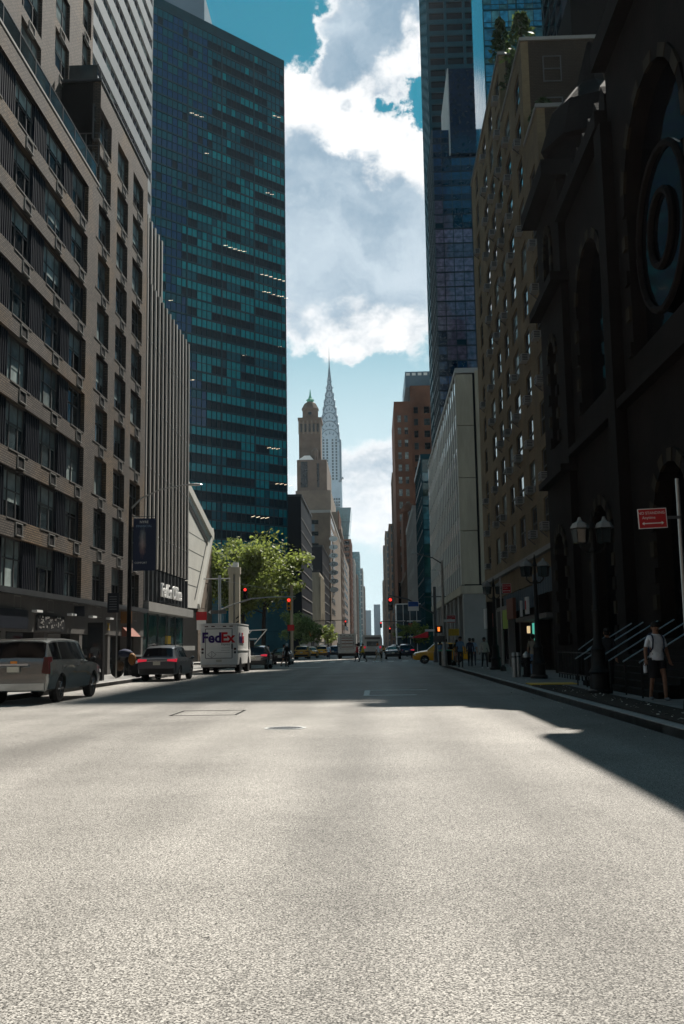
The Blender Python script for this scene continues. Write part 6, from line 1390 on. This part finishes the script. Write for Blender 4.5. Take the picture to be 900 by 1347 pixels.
r_ = thing('news_box', 'pale newspaper box by the shop door', 'news box', (-13.9, 58.8, 0.15)); MB().box(-0.28, 0.28, -0.25, 0.25, 0.12, 1.05).build('cabinet', 'white_metal', r_); MB().box(-0.2, 0.2, -0.262, -0.251, 0.62, 0.95).build('window', 'glass_dark', r_); MB().box(-0.2, 0.2, -0.262, -0.251, 0.2, 0.5).build('poster', 'store_grey', r_); [MB().box(s*0.2-0.03, s*0.2+0.03, -0.2, 0.2, 0, 0.119).build('leg', 'iron', r_) for s in (-1, 1)]
r_ = thing('info_kiosk', 'tall dark information kiosk at the kerb beside the silver vehicle', 'kiosk', (-12.6, 44.8, 0.15)); MB().box(-0.35, 0.35, -0.15, 0.15, 0, 2.6).build('cabinet', 'iron', r_); MB().box(-0.28, 0.28, -0.162, -0.151, 1.0, 2.4).build('screen', 'glass_dark', r_)
# awnings, flags and far signals
for k, (x, y, z, lb) in enumerate(((0.9, 172, 5.3, 'dark hanging traffic light over the second crossing'), (-5.6, 186, 6.0, 'dark hanging traffic light on the far left of the second crossing'), (2.6, 187, 4.6, 'small dark traffic light far along the right kerb'))):
    s = 1 if x > 0 else -1; px_ = KR+0.5 if s > 0 else KL-0.5
    r_ = thing('far_traffic_light', lb, 'traffic light', (px_, y, 0.1)); MB().tube([(0, 0, 0), (0, 0, z+0.5)], 0.12, 8).build('pole', 'iron', r_); MB().tube([(0, 0, z+0.2), (x-px_, 0, z+0.3)], 0.06, 6).build('mast_arm', 'iron', r_); traffic_signal(r_, x-px_, -0.1, z+0.2, True, 'iron')
for k, (x, y, z, c) in enumerate(((-13.6, 178, 5.2, 'sign_red'), (-13.4, 196, 4.6, 'c_orange'), (7.2, 190, 5.4, 'sign_red'), (7.0, 160, 3.2, 'fed_red'))):
    nm_ = ('red shop flag on the left past the small tree', 'orange shop flag further along the left pavement', 'red banner flag on the right by the green glass', 'red shop awning beyond the pale offices')[k]
    r_ = thing('shop_flag' if k < 3 else 'shop_awning', nm_, 'flag' if k < 3 else 'awning', (x, y, z))
    if k < 3: MB().tube([(0, 0, -0.4), (1.1 if x < 0 else -1.1, 0, 0.7)], 0.03, 5).build('staff', 'metal', r_); MB().box(0.3 if x < 0 else -1.0, 1.0 if x < 0 else -0.3, -0.02, 0.02, -1.0, 0.3).build('cloth', c, r_)
    else: MB().prism([(-1.4, -0.5), (1.2, -0.5), (1.2, 0.5)], 'y', -2, 2).build('cloth', c, r_); MB().box(1.2, 1.3, -2, 2, -0.5, 0.6).build('frame', 'iron', r_)
r_ = thing('glass_pavilion', 'pale steel framed glass pavilion beside the far right kerb', 'pavilion', (5.6, 200, 0.1))
for i in range(5): MB().box(-1.6+i*1.3, -1.5+i*1.3, -6.1, -6.0, 0, 9.5).build('mullion', 'white_metal', r_)
for z in (3, 6, 9.3): MB().box(-1.7, 3.7, -6.2, -6.101, z, z+0.2).build('transom', 'white_metal', r_)
MB().box(-1.6, 3.6, -5.99, 4, 0, 9.4).build('glazing', 'glass_far', r_)
# ------------------------------------------------------------------ people
def person(label, loc, rz, top, legs, shoes='c_black', skin='skin_a', hair='hair_dark', H=1.74, walk=0.0, arm=0.15, skirt=False, bare=False, short=True, longhair=False, bag=None, arms=None, detail=False):
    """rz=0 faces the camera (-Y). walk>0 is the stride in metres."""
    r = thing('person', label, 'person', loc, rz); k = H/1.74; V = []; E = []; Rd = []; T = []
    def v(x, y, z, rad, t): V.append((x*k, y*k, z*k)); Rd.append(rad*k); T.append(t); return len(V)-1
    pel = v(0, 0, 0.96, .135, 'l'); sp = v(0, -.005, 1.12, .125, 't'); ch = v(0, .0, 1.30, .15, 't'); nb = v(0, .01, 1.455, .075, 't'); nk = v(0, 0, 1.52, .052, 's'); hd = v(0, -.015, 1.60, .088, 's'); ht = v(0, -.005, 1.68, .082, 's')
    E += [(pel, sp), (sp, ch), (ch, nb), (nb, nk), (nk, hd), (hd, ht)]
    hands = []
    for s in (-1, 1):
        sw = walk*0.32*s; sh = v(s*.165, .01, 1.405, .062, 't')
        if arms and arms[0 if s < 0 else 1]: el_, wr_ = arms[0 if s < 0 else 1]
        else: el_, wr_ = (s*(.21+arm*.1), .03-sw*0.35, 1.13), (s*(.21+arm*.2), -.05-sw, .885)
        ua = 't'; fa = 's' if short else 't'
        el = v(*el_, .046, ua if not short else 's'); wr = v(*wr_, .031, fa); E += [(ch, sh), (sh, el), (el, wr)]; hands.append((Vector(el_), Vector(wr_), s))
        if short:
            m = Vector((s*.165, .01, 1.405)).lerp(Vector(el_), 0.5); E.pop(-2); mi = v(m.x, m.y, m.z, .055, 't'); E += [(sh, mi), (mi, el)]
        st = walk*0.5*s; hp = v(s*.088, 0, .89, .095, 'l'); kn = v(s*.10, -st*0.55-.02-abs(walk)*0.04, .50, .062 if not bare else .055, 's' if bare else 'l'); an = v(s*.10, -st+.02, .10+max(0, -s*walk)*0.06, .04, 's' if bare else 'l'); to = v(s*.115, -st-.13, .045+max(0, -s*walk)*0.02, .037, 'f')
        an2 = v(s*.10, -st+.03, .05, .042, 'f'); E += [(pel, hp), (hp, kn), (kn, an), (an, an2), (an2, to)]
    me = bpy.data.meshes.new('p'); me.from_pydata(V, E, []); o = bpy.data.objects.new('p', me); COL.objects.link(o)
    o.modifiers.new('s', 'SKIN'); o.modifiers.new('u', 'SUBSURF').levels = 1 if not detail else 2
    for i, sv in enumerate(me.skin_vertices[0].data): sv.radius = (Rd[i], Rd[i]); sv.use_root = (i == 0)
    bm_ = evald(o); bpy.data.objects.remove(o)
    idx = {'t': 0, 'l': 1, 's': 2, 'f': 3}; bm_.materials.clear()
    for m in (top, legs, skin, shoes, 'hair_dark'): bm_.materials.append(M[m])
    segs = [(Vector(V[a]), Vector(V[b]), T[a], T[b]) for a, b in E]
    for p in bm_.polygons:
        best = None
        for a, b, ta, tb in segs:
            d = b-a; t = min(max((p.center-a).dot(d)/max(d.length_squared, 1e-9), 0), 1); q = (p.center-(a+d*t)).length
            if best is None or q < best[0]: best = (q, ta if t < 0.5 else tb)
        p.material_index = idx[best[1]]
    # palms, five fingers, nose, ears and eyes join the body mesh
    b = MB(); b.v = [tuple(x.co) for x in bm_.vertices]; b.f = [tuple(p.vertices) for p in bm_.polygons]; b.m = [p.material_index for p in bm_.polygons]
    for e, w, s in hands:
        e, w = e*k, w*k; d = (w-e).normalized(); sd = Vector((0, -1, 0)); sd = (sd-d*sd.dot(d)).normalized(); nn = d.cross(sd)
        b.tube([w-d*.02, w+d*.05*k, w+d*.095*k], [.03*k, .037*k, .03*k], 7, 2)
        for i, ln in enumerate((.065, .075, .07, .055)):
            base = w+d*.085*k+sd*(.024-.016*i)*k; mid = base+(d*.6+nn*(-s)*.35)*ln*k*.6; b.tube([base, mid, mid+(d*.5-nn*s*.75).normalized()*ln*k*.5], [.0095*k, .009*k, .007*k], 5, 2)
        tb_ = w+d*.035*k+sd*.03*k; b.tube([tb_, tb_+(sd*.8+d*.6)*.035*k, tb_+(sd*.7+d*1.2)*.06*k], [.012*k, .011*k, .008*k], 5, 2)
    b.tube([(0, -.095*k, 1.635*k), (0, -.118*k, 1.60*k), (0, -.095*k, 1.592*k)], [.008*k, .016*k, .012*k], 6, 2)
    for s in (-1, 1): b.ell((s*.088*k, 0, 1.62*k), (.014*k, .022*k, .034*k), 6, 5, 2); b.ell((s*.034*k, -.088*k, 1.645*k), (.014*k, .012*k, .009*k), 6, 4, 4)
    b.box(-.025*k, .025*k, -.101*k, -.085*k, 1.563*k, 1.569*k, 4)
    bo = b.build('body', [top, legs, skin, shoes, 'hair_dark'], r, smooth=55)
    hb = MB().ell((0, .012*k, 1.68*k), (.098*k, .108*k, .085*k), 12, 8)
    if longhair: hb.ell((0, .06*k, 1.56*k), (.095*k, .05*k, .16*k), 10, 7)
    else: hb.ell((0, .045*k, 1.62*k), (.088*k, .06*k, .08*k), 10, 6)
    hb.build('hair', hair, r, smooth=60)
    if skirt: MB().lathe([(.15*k, 1.02*k), (.20*k, .85*k), (.23*k, .58*k), (.22*k, .575*k)], seg=14).build('skirt', legs, r, smooth=50)
    elif top: MB().lathe([(.152*k, .90*k), (.158*k, .98*k), (.145*k, 1.08*k)], seg=14).build('shirt_hem', top, r, smooth=50)
    return r
S = 0.158
man = person('man in white tee shirt and dark shorts walking past the church steps', (6.45, 23.4, S), R(8), 'c_white', 'c_black', 'c_grey', 'skin_c', H=1.78, walk=0.35, bare=True, detail=True, arms=(((-.25, .02, 1.13), (-.29, -.08, .90)), ((.25, .04, 1.13), (.28, -.03, .90))))
MB().lathe([(.10, .93), (.12, .75), (.115, .52)], (-.10, -.03, 0), 12).build('shorts_leg', 'c_black', man, smooth=50); MB().lathe([(.10, .93), (.12, .75), (.115, .52)], (.10, .03, 0), 12).build('shorts_leg', 'c_black', man, smooth=50)
for s in (-1, 1): MB().tube([(s*.10, .14, 1.22), (s*.12, .10, 1.48), (s*.115, -.06, 1.50), (s*.125, -.15, 1.40), (s*.14, -.13, 1.2), (s*.15, .06, 1.08)], .018, 6).build('backpack_strap', 'c_navy', man)
bp = MB().ell((0, 0, 0), (.19, .10, .26), 12, 8).build('backpack', 'c_navy', None, loc=(6.43, 23.62, 1.46), smooth=60); tag(bp, 'navy backpack on the back of the man in the white tee shirt', 'backpack')
bt = MB().lathe([(.035, 0), (.04, .02), (.04, .16), (.015, .2), (.015, .23)], seg=10).build('water_bottle', 'c_white', None, loc=(6.14, 23.27, 0.80), smooth=40); tag(bt, 'clear water bottle in the hand of the man in the white tee shirt', 'bottle')
person('dark clothed person standing in shade behind the man in the white tee shirt', (6.75, 29.6, S), R(160), 'c_black', 'c_black', walk=0.2, short=False)
person('person in pale grey top and jeans beside the iron lantern post', (6.75, 43.5, S), R(170), 'c_khaki', 'c_blue', walk=0.3)
person('person in cream shirt and black trousers walking past the shops', (6.1, 57.0, S), R(5), 'c_cream', 'c_black', 'c_white', 'skin_b', walk=0.5, short=False)
person('man in grey blue tee shirt and black trousers at the right corner', (5.0, 60.0, S), R(-6), 'c_blue', 'c_black', 'c_black', 'skin_c', H=1.82, walk=0.35)
person('person in dark navy jacket beside the man in the grey blue tee shirt', (5.75, 62.0, S), R(170), 'c_navy', 'c_black', walk=0.3, short=False)
person('person in pale blue shirt among the group at the right corner', (6.2, 64.5, S), R(175), 'c_sky', 'c_navy', walk=0.3)
person('man in bright white blue shirt waiting beside the turning taxi', (4.75, 69.0, S), R(-150), 'c_white', 'c_black', walk=0.1)
person('woman in dark top with bare arms near the pale office columns', (5.3, 66.5, S), R(165), 'c_black', 'c_pink', 'c_black', 'skin_a', H=1.66, walk=0.2, bare=True, longhair=True)
person('person in blue shirt standing by the litter bin', (4.35, 68.6, S), R(120), 'c_blue', 'c_black', H=1.6, walk=0.05)
person('walker in mustard vest and dark trousers on the crossing', (-1.3, 97.0, 0.006), R(-80), 'c_yellow', 'c_black', walk=0.75, short=False)
person('pedestrian in white top, khaki trousers and orange cap on the crossing', (0.15, 96.0, 0.006), R(75), 'c_white', 'c_khaki', 'c_white', hair='c_orange', walk=0.6)
person('pedestrian in red jacket just beyond the mustard vest walker', (-1.9, 99.5, 0.006), R(-100), 'c_red', 'c_black', walk=0.4, short=False)
person('woman in short black dress walking past the glazed shop', (-12.75, 57.2, S), R(175), 'c_black', 'c_black', 'c_black', 'skin_a', H=1.68, walk=0.3, skirt=True, bare=True, longhair=True)
person('person in lilac top beside the front of the silver vehicle', (-12.7, 37.5, S), R(140), 'c_purple', 'c_black', walk=0.2)
person('person in grey shirt by the dark shopfront', (-13.2, 42.5, S), R(160), 'c_grey', 'c_red', walk=0.2)
person('person in white top behind the charcoal crossover', (-12.0, 58.6, S), R(170), 'c_white', 'c_black', walk=0.3, H=1.66)
person('woman in dark red skirt crossing behind the black crossover', (-8.5, 79.0, 0.006), R(95), 'c_black', 'c_red', walk=0.5, skirt=True, bare=True, longhair=True, H=1.68)
person('pedestrian in white shirt and navy shorts on the near crossing', (-7.4, 80.5, 0.006), R(95), 'c_white', 'c_navy', walk=0.5, bare=True)
person('man in black with a pale cap riding through the crossing', (-6.9, 77.5, 0.006), R(178), 'c_black', 'c_black', hair='c_white', walk=0.15, short=False, H=1.8)
person('person in sky blue shirt beside the box truck', (-5.6, 118.0, 0.006), R(175), 'c_sky', 'c_navy', walk=0.3)

# ------------------------------------------------------------------ air
def haze():
    m = bpy.data.materials.new('haze_air'); m.use_nodes = True; nt = m.node_tree; nt.nodes.clear(); out = nt.nodes.new('ShaderNodeOutputMaterial'); v = nt.nodes.new('ShaderNodeVolumePrincipled')
    v.inputs['Color'].default_value = (0.82, 0.91, 1.0, 1); v.inputs['Density'].default_value = 0.00007; v.inputs['Anisotropy'].default_value = 0.2; nt.links.new(v.outputs[0], out.inputs['Volume']); M['haze_air'] = m
    o = MB().box(-4050, 4050, -650, 7050, -1.1, 335).build('haze', 'haze_air'); tag(o, 'thin pale summer haze filling the avenue', 'haze', kind='stuff')
haze()
